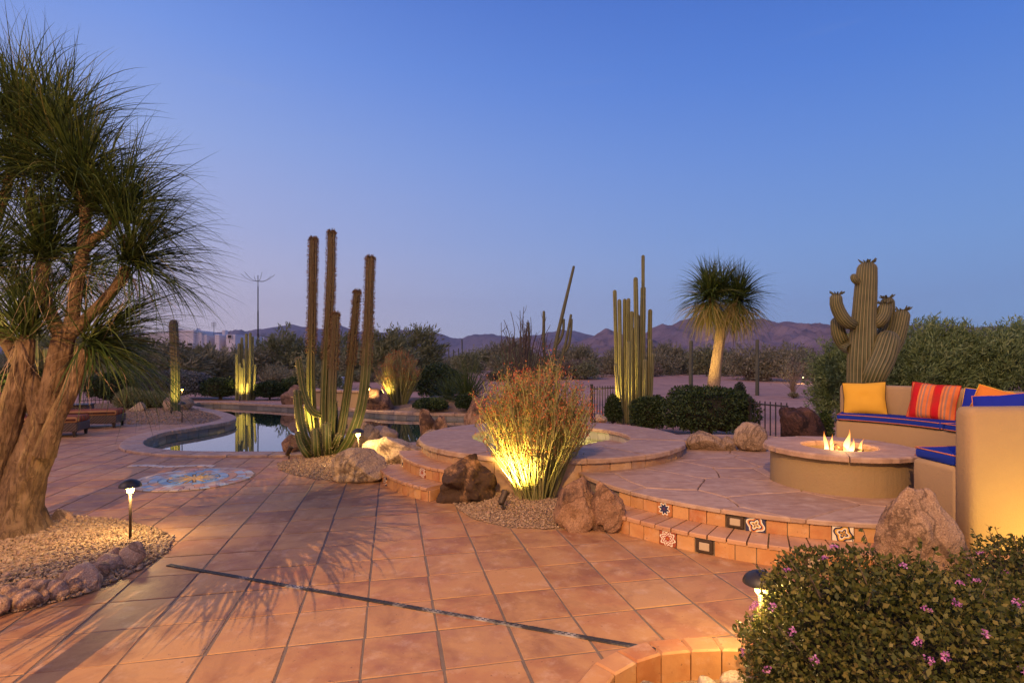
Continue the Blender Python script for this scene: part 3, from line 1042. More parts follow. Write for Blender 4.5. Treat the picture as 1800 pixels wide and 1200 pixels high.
def riser_ring(parent, c, r, a0, a1, z0, z1, w, special, org):
    """tiles on a curved riser; SPECIAL maps a tile's index to a decorated tile's material, or 'light'"""
    nn = int(round(abs(a1 - a0) * r / w))
    for k in range(nn):
        b0, b1 = a0 + (a1 - a0) * k / nn, a0 + (a1 - a0) * (k + 1) / nn
        g = .0035 / r * (1 if a1 > a0 else -1)
        am = (b0 + b1) / 2
        p = np.array((c[0] + (r + .004) * math.cos(am) - org[0], c[1] + (r + .004) * math.sin(am) - org[1], (z0 + z1) / 2))
        sp = special.get(k)
        if sp is None:
            MB().arcbox((c[0] - org[0], c[1] - org[1]), r - .02, r + .006 + rnd.uniform(-.002, .002), min(b0 + g, b1 - g), max(b0 + g, b1 - g), z0, z1, 2).build('riser_tile', M['riser'], parent)
            continue
        ww_, hh_ = abs(b1 - b0) * r - .006, z1 - z0
        if sp == 'light':
            t = MB().rbox((0, 0, 0), (ww_ * .92, .03, hh_ * .86), .006).build('step_light', M['bronze'], parent, loc=p)
            MB().rbox((0, -.012, 0), (ww_ * .55, .014, hh_ * .50), .003).build('lens', M['lens_dim'], t)
        else:
            t = MB().rbox((0, 0, 0), (ww_, .022, hh_), .003).build('painted_tile', M[sp], parent, loc=p)
        t.rotation_euler = (0, 0, am + math.pi / 2)
M['lens_dim'] = proc('lens_dim', [(.40, .31, .20), (.50, .40, .27)], 6, rough=.4, bmp=.1)
D2R = math.radians
riser_ring(deck, DECK_C, 2.475, D2R(211), D2R(282), .158, ZD - .037, .152, {3: 'tal_star', 7: 'light', 8: 'tal_lattice', 12: 'tal_sun'}, dc)
MB().arcbox((0, 0), 2.3, 2.765, D2R(207), D2R(283), -.05, .122, 20).build('step_core', M['grout'], deck)
riser_ring(deck, DECK_C, 2.765, D2R(207), D2R(283), .0, .124, .152, {6: 'tal_flower', 8: 'light', 13: 'light'}, dc)
nn = 25
for k in range(nn):
    a0, a1 = D2R(207) + D2R(76) * k / nn, D2R(207) + D2R(76) * (k + 1) / nn
    MB().arcbox((0, 0), 2.47, 2.785 + rnd.uniform(-.004, .004), a0 + .0022, a1 - .0022, .124, .157 + rnd.uniform(-.0015, .0015), 2, .003, .008).build('tread_tile', M['tread'], deck)

# ---- spa with ring of flagstone coping
spa = thing('spa', 'round raised spa with flagstone rim and lit yellow interior', 'spa', (SPA_C[0], SPA_C[1], 0))
ZS = .46
sr = np.array(SPA_C)
mb = MB()
nn = 64
prof = [(1.80, -.3), (1.80, ZS - .05), (1.17, ZS - .05), (1.17, -.55), (.001, -.55)]
M['spa_plaster'] = proc('spa_plaster', [(.62, .56, .36), (.72, .66, .45)], 3, bmp=.1, rough=.6)
MB().lathe(prof[:3], 72, cap=False).build('core', M['mortar'], spa)
MB().lathe([(1.17, ZS - .05), (1.17, -.25), (.85, -.25), (.85, -.6), (.001, -.6)], 72, cap=False).build('basin', M['spa_plaster'], spa, smooth=False)
a = 0
while a < 2 * math.pi - .05:
    st = min(rnd.uniform(.26, .42), 2 * math.pi - a)
    MB().arcbox((0, 0), 1.12, 1.86, a + .0025, a + st - .0025, ZS - .055, ZS + rnd.uniform(-.004, .003), 6, .008, .012).build('rim_stone', M['flag'], spa)
    a += st
a = D2R(180)
while a < D2R(375):                              # stone facing below the rim
    st = rnd.uniform(.10, .19)
    MB().arcbox((0, 0), 1.78, 1.815 + rnd.uniform(0, .012), a + .0025, a + st - .0025, -.02, ZS - .056, 3, .003).build('facing_stone', M['spawall'], spa)
    a += st
nn = 48
M['spa_tile'] = proc('spa_tile', [(.30, .27, .22), (.44, .40, .33)], 8, rough=.35, bmp=.1, var=.2)
for k in range(nn):
    a0, a1 = 2 * math.pi * k / nn + .003, 2 * math.pi * (k + 1) / nn - .003
    MB().arcbox((0, 0), 1.15, 1.18, a0, a1, ZS - .20, ZS - .056, 2).build('waterline_tile', M['spa_tile'], spa)
def spa_water():
    m, nt, b = newmat('spa_water')
    t = N(nt, 'ShaderNodeTexCoord').outputs['Object']
    nn_ = N(nt, 'ShaderNodeBump', {'Height': noise(nt, t, 4, 2), 'Strength': .08, 'Distance': .02}).outputs[0]
    fr = N(nt, 'ShaderNodeFresnel', {'IOR': 1.333, 'Normal': nn_})
    tr = N(nt, 'ShaderNodeBsdfTransparent', {'Color': (.90, .95, .70, 1)})
    gl = N(nt, 'ShaderNodeBsdfGlossy', {'Roughness': .02, 'Normal': nn_})
    ms = N(nt, 'ShaderNodeMixShader', {0: fr.outputs[0]})
    nt.links.new(tr.outputs[0], ms.inputs[1])
    nt.links.new(gl.outputs[0], ms.inputs[2])
    nt.links.new(ms.outputs[0], nt.nodes['Material Output'].inputs[0])
    return m
MB().add([(1.165 * math.cos(2 * math.pi * i / 64), 1.165 * math.sin(2 * math.pi * i / 64), ZS - .17) for i in range(64)], [tuple(range(64))]).build('water', spa_water(), spa)
LP = 1.7
def lamp(name, kind, loc, power, col, parent=None, target=None, size=.05, cone=60, blend=.6):
    l = bpy.data.lights.new(name, kind)
    l.energy = power * LP
    l.color = col
    l.shadow_soft_size = size
    if kind == 'SPOT':
        l.spot_size = math.radians(cone)
        l.spot_blend = blend
    o = bpy.data.objects.new(name, l)
    COL.objects.link(o)
    o.location = loc
    if parent is not None:
        o.parent = parent
    if target is not None:
        o.rotation_euler = (Vector(target) - Vector(loc)).to_track_quat('-Z', 'Y').to_euler()
    return o
WARM = (1.0, .66, .24)
YEL = (1.0, .66, .16)
MB().lathe([(.07, -.01), (.07, .01)], 16).build('underwater_light', M['lamp_glow'], spa, loc=(-.3, -1.0, -.05))
lamp('spa_lamp', 'POINT', (-.1, -.55, -.02), 170, (1.0, .82, .36), spa, size=.08)

# ---- two curved steps up to the spa
steps = thing('spa_steps', 'two curved terracotta tiled steps climbing to the spa between boulders', 'steps', (SPA_C[0], SPA_C[1], 0))
MB().arcbox((0, 0), 1.8, 2.10, D2R(190), D2R(236), -.05, .272, 14).build('step_core', M['grout'], steps)
MB().arcbox((0, 0), 1.8, 2.375, D2R(194), D2R(232), -.05, .118, 14).build('step_core', M['grout'], steps)
riser_ring(steps, SPA_C, 2.10, D2R(190), D2R(236), .153, .272, .125, {2: 'tal_sun', 8: 'tal_flower'}, sr)
riser_ring(steps, SPA_C, 2.375, D2R(194), D2R(232), .0, .120, .125, {4: 'tal_lattice'}, sr)
for (r0, r1, a0, a1, z, nn) in ((1.79, 2.13, 190, 236, .305, 13), (2.09, 2.40, 194, 232, .152, 13)):
    for k in range(nn):
        b0, b1 = D2R(a0 + (a1 - a0) * k / nn), D2R(a0 + (a1 - a0) * (k + 1) / nn)
        MB().arcbox((0, 0), r0, r1 + rnd.uniform(-.003, .003), b0 + .003, b1 - .003, z - .033, z + rnd.uniform(-.0015, .0015), 2, .002, .008).build('tread_tile', M['tread'], steps)

for (r0, r1, a, z0, z1) in ((2.13, 2.372, 232, .0, .119), (1.84, 2.095, 236, .153, .271)):
    am = D2R(a)
    rm_ = (r0 + r1) / 2
    o = MB().rbox((0, 0, 0), (r1 - r0, .022, z1 - z0), .003).build('riser_tile', M['riser'], steps, loc=(rm_ * math.cos(am) - math.sin(am) * .006, rm_ * math.sin(am) + math.cos(am) * .006, (z0 + z1) / 2))
    o.rotation_euler = (0, 0, am)
# ------------------------------------------------------------------ bench, fire pit, cushions, boulders, furniture
def loft_arc(prof, a0, a1, n, c=(0, 0), end=.02, z_c=None):
    """sweep a closed (r, z) profile along an arc, with softened ends"""
    prof = np.array(prof, float)
    cen = prof.mean(0)
    m = len(prof)
    rm = cen[0]
    da = (1 if a1 > a0 else -1)
    A = []
    for q in range(5):
        ph = math.pi / 2 * q / 4
        A.append((a0 + da * end * (1 - math.cos(ph)) / rm, end * (1 - math.sin(ph))))
    A += [(a0 + (a1 - a0) * k / n, 0.0) for k in range(1, n)]
    for q in range(4, -1, -1):
        ph = math.pi / 2 * q / 4
        A.append((a1 - da * end * (1 - math.cos(ph)) / rm, end * (1 - math.sin(ph))))
    zlo, zhi = prof[:, 1].min(), prof[:, 1].max()
    V = []
    for a, d in A:
        for r, z in prof:
            r2 = cen[0] + np.sign(r - cen[0]) * max(abs(r - cen[0]) - d, 0)
            z2 = z - d * (z - zlo) / (zhi - zlo)
            V.append((c[0] + r2 * math.cos(a), c[1] + r2 * math.sin(a), z2))
    k = len(A)
    Fl = [tuple(range(m)), tuple((k - 1) * m + i for i in range(m - 1, -1, -1))]
    Fl += [(i * m + j, (i + 1) * m + j, (i + 1) * m + (j + 1) % m, i * m + (j + 1) % m) for i in range(k - 1) for j in range(m)]
    return MB().add(V, Fl)

def rounded(pts, rads, n=4):
    """closed polygon with rounded corners"""
    out = []
    m = len(pts)
    for i in range(m):
        a, b_, c = np.array(pts[i - 1], float), np.array(pts[i], float), np.array(pts[(i + 1) % m], float)
        r = rads[i]
        if r <= 0:
            out.append(tuple(b_)); continue
        p, q = b_ + unit(a - b_) * r, b_ + unit(c - b_) * r
        for k in range(n + 1):
            t = k / n
            out.append(tuple((1 - t) ** 2 * p + 2 * t * (1 - t) * b_ + t * t * q))
    return out

bench = thing('adobe_bench', 'curved tan adobe bench with high rounded back around the fire pit', 'bench', (BENCH_C[0], BENCH_C[1], 0))
B0, B1 = D2R(-92.5), D2R(52.5)
seatp = rounded([(1.55, -.25), (1.55, .74), (2.02, .74), (2.02, -.25)], [0, .045, 0, 0])
backp = rounded([(2.0, -.25), (2.0, 1.205), (2.17, 1.205), (2.17, -.25)], [0, .05, .05, 0])
loft_arc(seatp, B0, B1, 48, end=.035).build('seat', M['stucco'], bench, True)
loft_arc(backp, B0 - .004, B1 + .004, 56, end=.055).build('backrest', M['stucco'], bench, True)

def fabric(name, c, c2=None, scale=220, rough=.9):
    return proc(name, [tuple(x * .86 for x in c), c2 or c], 3.5, rough=rough, bmp=.35, bscale=scale, bdist=.002, spec=.15)
M['blue'] = fabric('blue_canvas', (.012, .035, .30))
M['blue2'] = fabric('blue_canvas_bright', (.015, .03, .34))
M['orange_piping'] = fabric('orange_piping', (.62, .20, .09))
M['yellow_cloth'] = fabric('yellow_canvas', (.72, .40, .045))
M['orange_cloth'] = fabric('orange_canvas', (.72, .22, .035))
M['dark_piping'] = fabric('dark_piping', (.06, .03, .015))
def stripes(name, axis, freq, cols, off=0.0):
    m, nt, b = newmat(name)
    t = N(nt, 'ShaderNodeTexCoord').outputs['Object']
    s = N(nt, 'ShaderNodeSeparateXYZ', {0: t})
    f = mathn(nt, 'FRACT', mathn(nt, 'ADD', mathn(nt, 'MULTIPLY', s.outputs[axis], freq), 10.0 + off))
    tot = sum(w for w, _ in cols)
    pos, acc = [], 0
    for w, _ in cols:
        pos.append(acc / tot); acc += w
    c = ramp(nt, f, [k for _, k in cols], pos, 'CONSTANT')
    c = mixc_(nt, ramp(nt, noise(nt, t, 6, 4), [(0, 0, 0), (.35, .35, .35)], [.4, .7]), c, (.20, .06, .03))
    nt.links.new(c, b.inputs['Base Color'])
    b.inputs['Roughness'].default_value = .9
    b.inputs['Specular IOR Level'].default_value = .15
    bump(nt, b, noise(nt, t, 200, 2), .3, .002)
    return m
M['pillow_stripe'] = stripes('pillow_stripe', 'X', 1 / .235, [(2, (.68, .17, .05)), (1, (.45, .03, .02)), (4, (.52, .012, .018)), (1, (.70, .20, .06)), (1, (.36, .16, .10)), (1, (.72, .24, .08)), (1, (.36, .20, .14)), (2, (.70, .2, .06)), (1, (.42, .18, .12))], .1)
M['lounge_stripe'] = stripes('lounge_stripe', 'Y', 1 / .21, [(3, (.46, .12, .035)), (1, (.05, .022, .015)), (1, (.34, .17, .07)), (1, (.045, .02, .015)), (2, (.42, .08, .03)), (1, (.05, .02, .015))])

cushp = rounded([(1.525, .745), (1.525, .825), (1.985, .83), (1.985, .745)], [.03, .03, .03, .03])
for a0, a1, lab in ((52, 6, 'long blue seat cushion with orange piping along the bench'), (5, -46, 'blue seat cushion at the middle curve of the bench'), (-48, -91.3, 'blue seat cushion at the bench end beside the tall pillar')):
    t = thing('seat_cushion', lab, 'cushion', (BENCH_C[0], BENCH_C[1], 0), group='bench seat cushions')
    loft_arc(cushp, D2R(a0), D2R(a1), 24, end=.035).build('cushion', M['blue'], t, True)
    for z in (.757, .82):
        aa = np.linspace(D2R(a0 - .8), D2R(a1 + .8), 40)
        MB().tube(np.stack((1.524 * np.cos(aa), 1.524 * np.sin(aa), np.full(40, z)), -1), .0055, 6).build('piping', M['orange_piping'], t, True)
        s = 1 if z > .8 else 1
        for e in (a0 - .25, a1 + .25):
            q = np.array([(r * math.cos(D2R(e)), r * math.sin(D2R(e)), z) for r in np.linspace(1.53, 1.98, 6)])
            MB().tube(q, .0055, 6).build('piping', M['orange_piping'], t, True)

def pillow(label, c, face, w, h, t, mat, pmat, lean=18, roll=0, group='throw pillows on the bench', z=.825):
    """square throw pillow; FACE is the compass angle its front looks along"""
    n = 17
    u = np.linspace(-1, 1, n)
    U, Vv = np.meshgrid(u, u, indexing='ij')
    prof = np.clip((1 - np.abs(U) ** 2.6) * (1 - np.abs(Vv) ** 2.6), 0, 1) ** .55
    pinch = 1 - .07 * (1 - np.abs(U * Vv)) * (np.maximum(np.abs(U), np.abs(Vv)) ** 6)
    X, Z = U * w / 2 * pinch, Vv * h / 2 * pinch
    wr_ = .012 * fbm(np.stack((X.ravel() * 9, Z.ravel() * 9, np.full(X.size, c[0] * 3)), -1), 3, 4).reshape(n, n)
    front = np.stack((X, -prof * t / 2 - wr_ * prof, Z), -1).reshape(-1, 3)
    back = np.stack((X, prof * t / 2 + wr_ * prof, Z), -1).reshape(-1, 3)
    i, j = np.meshgrid(np.arange(n - 1), np.arange(n - 1), indexing='ij')
    q = np.stack((i * n + j, (i + 1) * n + j, (i + 1) * n + j + 1, i * n + j + 1), -1).reshape(-1, 4)
    th = thing('throw_pillow', label, 'pillow', (c[0], c[1], z + h / 2 * math.cos(math.radians(lean)) - .01), group=group)
    th.rotation_euler = Matrix.Rotation(face + math.pi / 2, 3, 'Z').to_euler()
    th.rotation_euler = (Matrix.Rotation(face + math.pi / 2, 3, 'Z') @ Matrix.Rotation(math.radians(-lean), 3, 'X') @ Matrix.Rotation(math.radians(roll), 3, 'Y')).to_euler()
    obj('cover', fastmesh('cover', np.concatenate((front, back)), np.concatenate((q, q[:, ::-1] + n * n)), True), mat, th)
    ring = np.concatenate((front.reshape(n, n, 3)[:, 0], front.reshape(n, n, 3)[-1, 1:], front.reshape(n, n, 3)[::-1, -1][1:], front.reshape(n, n, 3)[0, ::-1][1:]))
    MB().tube(ring, .005, 6, False).build('piping', pmat, th, True)
    return th
pillow('plain yellow throw pillow with dark piping on the bench', (4.765, 7.385), D2R(43 + 180 + 12), .50, .44, .16, M['yellow_cloth'], M['dark_piping'], 14, -3)
pillow('orange and red striped throw pillow on the bench', (5.18, 6.72), D2R(20 + 180 + 14), .50, .45, .17, M['pillow_stripe'], fabric('red_piping', (.45, .03, .03)), 14, 4)
pillow('royal blue throw pillow edged in yellow behind the others', (5.20, 6.02), D2R(0 + 180 + 20), .46, .42, .14, M['blue2'], M['yellow_cloth'], 16, 3)
pillow('plain orange throw pillow leaning between the blue pillows', (5.16, 5.84), D2R(180 + 26), .46, .44, .14, M['orange_cloth'], M['yellow_cloth'], 18, 14)
pillow('royal blue throw pillow with orange piping in front of the orange one', (5.02, 5.62), D2R(180 + 30), .46, .40, .15, M['blue2'], M['orange_piping'], 20, -8)

# ---- fire pit
pit = thing('fire_pit', 'round stuccoed gas fire pit with sandstone rim on the raised deck', 'fire pit', (PIT_C[0], PIT_C[1], ZD))
MB().lathe([(.625, -.02), (.625, .325), (.33, .325), (.33, .14), (.001, .14)], 72, cap=False).build('wall', M['stucco_pit'], pit)
a, k = .35, 0
for st in (1.35, 1.15, 1.45, 1.2, 2 * math.pi - 5.15):
    MB().arcbox((0, 0), .335, .69, a + .006, a + st - .006, .322, .372 + rnd.uniform(-.003, .003), 16, .008, .014).build('rim_stone', M['flag'], pit)
    a += st
M['lava'] = rock_mat('lava_rock', (.03, .012, .008), (.06, .026, .018), (.10, .05, .03))
def rock_mesh(name, seed, sub=2, lump=.25, cuts=5, dims=(1, 1, 1), taper=0.0):
    bm = bmesh.new()
    bmesh.ops.create_icosphere(bm, subdivisions=sub, radius=1.0)
    V = np.array([v.co[:] for v in bm.verts])
    Fa = np.array([[v.index for v in f.verts] for f in bm.faces])
    bm.free()
    r_ = np.random.default_rng(seed)
    off_ = r_.uniform(-50, 50, 3)
    d = 1 + lump * fbm(V * 1.1 + off_, 3, seed) + (lump * .22 * fbm(V * 4.3 + off_, 4, seed + 3) if sub > 2 else 0)
    Q = V * d[:, None]
    for c_ in range(cuts):
        nn_ = unit(r_.normal(size=3))
        h = r_.uniform(.55, .9)
        e = Q @ nn_ - h
        Q = Q - np.clip(e, 0, None)[:, None] * nn_ * .88
    if sub >= 4:                                  # cracks and pits
        cr = np.abs(fbm(V * 2.1 + off_ * 1.7, 3, seed + 9))
        Q = Q - V * (np.clip(.06 - cr, 0, 1) * 1.1)[:, None] * lump
        Q = Q + V * (.012 * fbm(V * 15 + off_, 3, seed + 5))[:, None]
    if taper:
        zz = np.clip(Q[:, 2], -1.2, 1.2)
        Q = Q * np.stack((1 - taper * zz, 1 - taper * zz, np.ones_like(zz)), -1)
    lo, hi = Q.min(0), Q.max(0)
    Q = (Q - (lo + hi) / 2) / (hi - lo) * np.array(dims)
    return fastmesh(name, Q, Fa, True if sub > 2 else False)
for k in range(60):
    r, t = .29 * math.sqrt(rnd.random()), rnd.uniform(0, 6.28)
    s = rnd.uniform(.05, .085)
    obj('lava_rock', rock_mesh('lava_rock', 300 + k, 2, .35, 4, (s, s * .9, s * .75)), M['lava'], pit, (r * math.cos(t), r * math.sin(t), .245 + .06 * (1 - r / .29) * rnd.random()))
M['char'] = proc('charred_log', [(.05, .025, .015), (.14, .075, .04)], 14, bmp=.8, bscale=50, stretch=(1, 1, 6))
for (p, q) in (((-.17, -.06, .30), (.14, .03, .325)), ((-.02, .10, .31), (.22, -.05, .32)), ((-.1, -.12, .30), (.05, .12, .35))):
    MB().tube(catmull([p, ((p[0] + q[0]) / 2, (p[1] + q[1]) / 2 + .01, (p[2] + q[2]) / 2 + .012), q], .04), .024, 9).build('log', M['char'], pit, True)
def flame_mat():
    m, nt, b = newmat('flame')
    t = N(nt, 'ShaderNodeTexCoord').outputs['Generated']
    s = N(nt, 'ShaderNodeSeparateXYZ', {0: t})
    c = ramp(nt, s.outputs['Z'], [(1.0, .40, .06), (1.0, .62, .22), (1.0, .50, .12), (1.0, .20, .03)], [0, .3, .65, 1])
    lw = N(nt, 'ShaderNodeLayerWeight', {'Blend': .35})
    st = N(nt, 'ShaderNodeMapRange', {'Value': s.outputs['Z'], 'To Min': 6.0, 'To Max': 1.6})
    e = N(nt, 'ShaderNodeEmission', {'Color': c, 'Strength': st.outputs[0]})
    tr = N(nt, 'ShaderNodeBsdfTransparent')
    al = mathn(nt, 'MULTIPLY', mathn(nt, 'SUBTRACT', 1.0, lw.outputs['Facing']), N(nt, 'ShaderNodeMapRange', {'Value': s.outputs['Z'], 'To Min': 1.25, 'To Max': .5}).outputs[0])
    ms = N(nt, 'ShaderNodeMixShader', {0: al})
    nt.links.new(tr.outputs[0], ms.inputs[1]); nt.links.new(e.outputs[0], ms.inputs[2])
    nt.links.new(ms.outputs[0], nt.nodes['Material Output'].inputs[0])
    return m
M['flame'] = flame_mat()
def flame(x, y, z, h, w, lean, seed):
    r_ = random.Random(seed)
    k = 12
    pts, rad = [], []
    for i in range(k + 1):
        t = i / k
        pts.append((x + lean * t * t + .016 * math.sin(t * 5 + seed) * t, y + .012 * math.sin(t * 4 + seed * 2) * t, z + h * t))
        rad.append(max(.0012, w * (.45 + 1.1 * t * (1 - t) * 2) * (1 - t) ** .75 * (1 + .18 * math.sin(t * 9 + seed))))
    return MB().tube(pts, rad, 10).build('flame', M['flame'], pit, True)
for k, f in enumerate(((-.115, -.02, .24, .21, .026, -.015, 1), (-.085, -.05, .24, .13, .02, .02, 2), (-.02, .05, .25, .17, .018, -.02, 3), (.055, -.03, .25, .22, .030, .012, 4), (.085, -.04, .25, .14, .024, .03, 5),
                       (.02, -.07, .24, .09, .028, .0, 6), (.17, -.02, .25, .10, .02, .02, 7), (.20, .02, .25, .13, .016, .03, 8), (-.05, -.09, .24, .07, .024, -.01, 9), (.13, -.09, .24, .07, .02, .01, 10), (.0, .02, .25, .08, .03, .0, 11))):
    flame(f[0] * 1.15, f[1], f[2] + .04, f[3] * 1.15, f[4] * 1.25, f[5] * 1.5, f[6])
lamp('fire_lamp', 'POINT', (.02, -.02, .46), 6, (1.0, .50, .14), pit, size=.09)

# ---- boulders
def boulder(label, x0, x1, yt, yb, mat, seed, zb=0.0, depth=1.0, sub=5, lump=.3, cuts=5, bury=.12, name='boulder', group='boulders around the pool terrace', rz=0, Y=None, cat='boulder', taper=.12):
    Yf = F * (H - zb) / (yb - HY) if Y is None else Y
    W = (x1 - x0) / F * Yf
    D_ = W * depth
    Yc = Yf + D_ * .38
    W = (x1 - x0) / F * Yc * .98
    hh = (yb - yt) / F * (Yf * .5 + Yc * .5)
    Hh = hh * (1 + bury)
    X = ((x0 + x1) / 2 - CX) / F * Yc
    zz = H - (yt - HY) * Yc / F - Hh / 2
    o = obj(name, rock_mesh(name, seed, sub, lump, cuts, (W, D_, Hh), taper), mat, None, (X, Yc, zz))
    return tag(o, label, cat, group)
boulder('dark stained brown boulder between the spa steps and gravel bed', 766, 884, 796, 888, M['granite_stained'], 5, depth=.75, lump=.42, cuts=3, bury=.2, taper=.15)
boulder('cracked brown boulder beside the curved deck steps', 972, 1060, 836, 934, M['granite_red'], 14, depth=.7, lump=.36, bury=.25)
boulder('smaller split half of the cracked boulder touching the deck steps', 1032, 1100, 842, 936, M['granite_red'], 8, depth=.75, lump=.38, bury=.25)
boulder('tall speckled granite boulder against the end of the bench', 1534, 1694, 850, 1040, M['granite_bench'], 29, depth=.62, lump=.30, cuts=4, bury=.1, taper=.27)
boulder('rounded pale granite boulder beside the cactus gravel bed', 582, 684, 784, 850, M['granite_pale'], 31, depth=.8, lump=.26, cuts=3)
boulder('low golden granite boulder lit by a path light', 632, 752, 765, 822, M['granite_pale'], 42, depth=.7, lump=.3, cuts=4, Y=8.0)
boulder('brown rounded stone at the foot of the columnar cactus', 496, 532, 762, 798, M['granite_red'], 51, depth=.9, lump=.2, cuts=2, sub=4)
boulder('flat tan boulder on the pool edge behind the cactus', 615, 668, 742, 800, M['granite'], 61, depth=.9, lump=.28, Y=9.2, sub=4)
boulder('grey flat boulder lapped by the pool water', 640, 700, 748, 780, M['granite'], 62, depth=.8, lump=.25, Y=9.7, sub=4)
boulder('upright brown boulder of the waterfall pile', 736, 770, 718, 775, M['granite_red'], 71, depth=.8, lump=.3, Y=10.2, sub=4)
boulder('shorter rounded boulder of the waterfall pile', 758, 790, 730, 774, M['granite_red'], 72, depth=.9, lump=.22, Y=10.0, sub=4, cuts=3)
boulder('low ledge stone joining the waterfall pile and spa rim', 730, 785, 754, 786, M['granite'], 73, depth=.6, lump=.2, Y=9.5, sub=4)
boulder('tall reddish boulder on the rear pool coping', 814, 870, 697, 757, M['granite_red'], 81, depth=.8, lump=.3, Y=11.6, sub=4, bury=.25)
boulder('large dark boulder with lamp at the rear of the pool', 640, 694, 682, 728, M['granite_red'], 82, depth=.9, lump=.3, Y=16.4, sub=4, bury=.2)
boulder('brown boulder beside the spillway wall', 494, 540, 676, 716, M['granite_red'], 83, depth=.8, lump=.3, Y=18.4, sub=4, bury=.2)
boulder('speckled low boulder behind the spa rim', 1203, 1278, 756, 792, M['granite'], 91, zb=ZD, depth=.7, lump=.22, cuts=3, bury=.3)
boulder('small square stone between two deck boulders', 1264, 1292, 766, 792, M['granite'], 92, zb=ZD, depth=.9, lump=.15, cuts=5, sub=4, bury=.3)
boulder('round speckled boulder at the back of the deck', 1288, 1352, 741, 794, M['granite'], 93, zb=ZD, depth=.85, lump=.16, cuts=2, bury=.1)
boulder('dark chocolate boulder beside the bench end', 1370, 1452, 714, 774, M['granite_dark'], 94, zb=ZD, depth=.8, lump=.3, Y=8.6, bury=.2)
boulder('round tan boulder at the foot of the lone pool cactus', 284, 336, 696, 724, M['granite'], 95, depth=.9, lump=.2, cuts=2, sub=4)
boulder('small pale boulder among low shrubs by the loungers', 231, 258, 706, 726, M['granite_pale'], 96, depth=.9, lump=.24, sub=4)
boulder('small grey boulder half hidden by the rear shrubs', 290, 312, 690, 706, M['granite'], 97, depth=.9, lump=.2, sub=3, Y=18.5)
boulder('small yellow lit stone beside the column cactus cluster', 1046, 1068, 728, 742, M['granite_pale'], 98, depth=.9, lump=.2, sub=4, Y=11.8)

# rocks edging the palm bed, and river rocks in the planter
k = 0
for (x0, x1, yt, yb) in ((96, 126, 898, 916), (212, 256, 956, 992), (170, 214, 978, 1000), (118, 178, 996, 1036), (58, 100, 1020, 1048), (84, 118, 1024, 1050), (0, 34, 1030, 1062), (18, 68, 1042, 1068), (70, 86, 1040, 1056), (120, 140, 1022, 1042), (150, 190, 990, 1014), (-24, 12, 1048, 1080), (108, 130, 1008, 1030), (30, 62, 1022, 1044), (178, 200, 988, 1004), (188, 206, 968, 984)):
    k += 1
    boulder('rough reddish rock edging the palm gravel bed', x0 - 3, x1 + 3, yt - 6, yb - 2, M['rock_small'], 400 + k, depth=.8, lump=.25, cuts=7, sub=3, bury=.3, zb=.03, name='edging_rock', group='rocks edging the palm bed', cat='rock')
for k in range(64):
    x, y = rnd.uniform(.30, 1.9), rnd.uniform(2.1, 2.9)
    if not (inside((x - .04, y + .06), PLANTER) and inside((x, y), PLANTER)):
        continue
    s = rnd.uniform(.09, .17)
    o = obj('river_rock', rock_mesh('river_rock', 500 + k, 3, .16, 3, (s, s * rnd.uniform(.8, 1.1), s * rnd.uniform(.6, .9))), M['river_rock'], None, (x, y, -.15 + s * .32))
    o.rotation_euler = (0, 0, rnd.uniform(0, 6.28))
    tag(o, 'pale rounded river rock below the patio edge', 'rock', 'river rocks in the planter')

# ---- loungers
def wicker():
    m, nt, b = newmat('wicker')
    t = N(nt, 'ShaderNodeTexCoord').outputs['Object']
    w1 = N(nt, 'ShaderNodeTexWave', {'Vector': t, 'Scale': 18.0, 'Distortion': .6}, bands_direction='Z').outputs[1]
    w2 = N(nt, 'ShaderNodeTexWave', {'Vector': t, 'Scale': 11.0, 'Distortion': .4}, bands_direction='DIAGONAL').outputs[1]
    f = mathn(nt, 'MULTIPLY', w1, w2)
    c = ramp(nt, f, [(.03, .017, .012), (.13, .075, .045), (.24, .15, .09)])
    nt.links.new(c, b.inputs['Base Color'])
    b.inputs['Roughness'].default_value = .6
    bump(nt, b, f, .8, .012)
    return m
M['wicker'] = wicker()
M['darkwood'] = proc('dark_wood', [(.018, .012, .01), (.04, .026, .02)], 12, rough=.5)
def pad(c, d, b=.035):
    """soft cushion block"""
    prof = []
    mb = MB()
    x, y, z = d[0] / 2, d[1] / 2, d[2] / 2
    rings = []
    for (ins, zz) in ((.7 * b, -z), (.15 * b, -z + .5 * b), (0, 0), (.15 * b, z - .5 * b), (.7 * b, z)):
        X, Y = x - ins, y - ins
        rg = rounded([(-X, -Y), (X, -Y), (X, Y), (-X, Y)], [b] * 4, 3)
        rings.append([(c[0] + p[0], c[1] + p[1], c[2] + zz) for p in rg])
    m = len(rings[0])
    V = [p for r in rings for p in r]
    Fl = [tuple(range(m - 1, -1, -1)), tuple((len(rings) - 1) * m + i for i in range(m))]
    Fl += [(k * m + i, k * m + (i + 1) % m, (k + 1) * m + (i + 1) % m, (k + 1) * m + i) for k in range(len(rings) - 1) for i in range(m)]
    return mb.add(V, Fl)
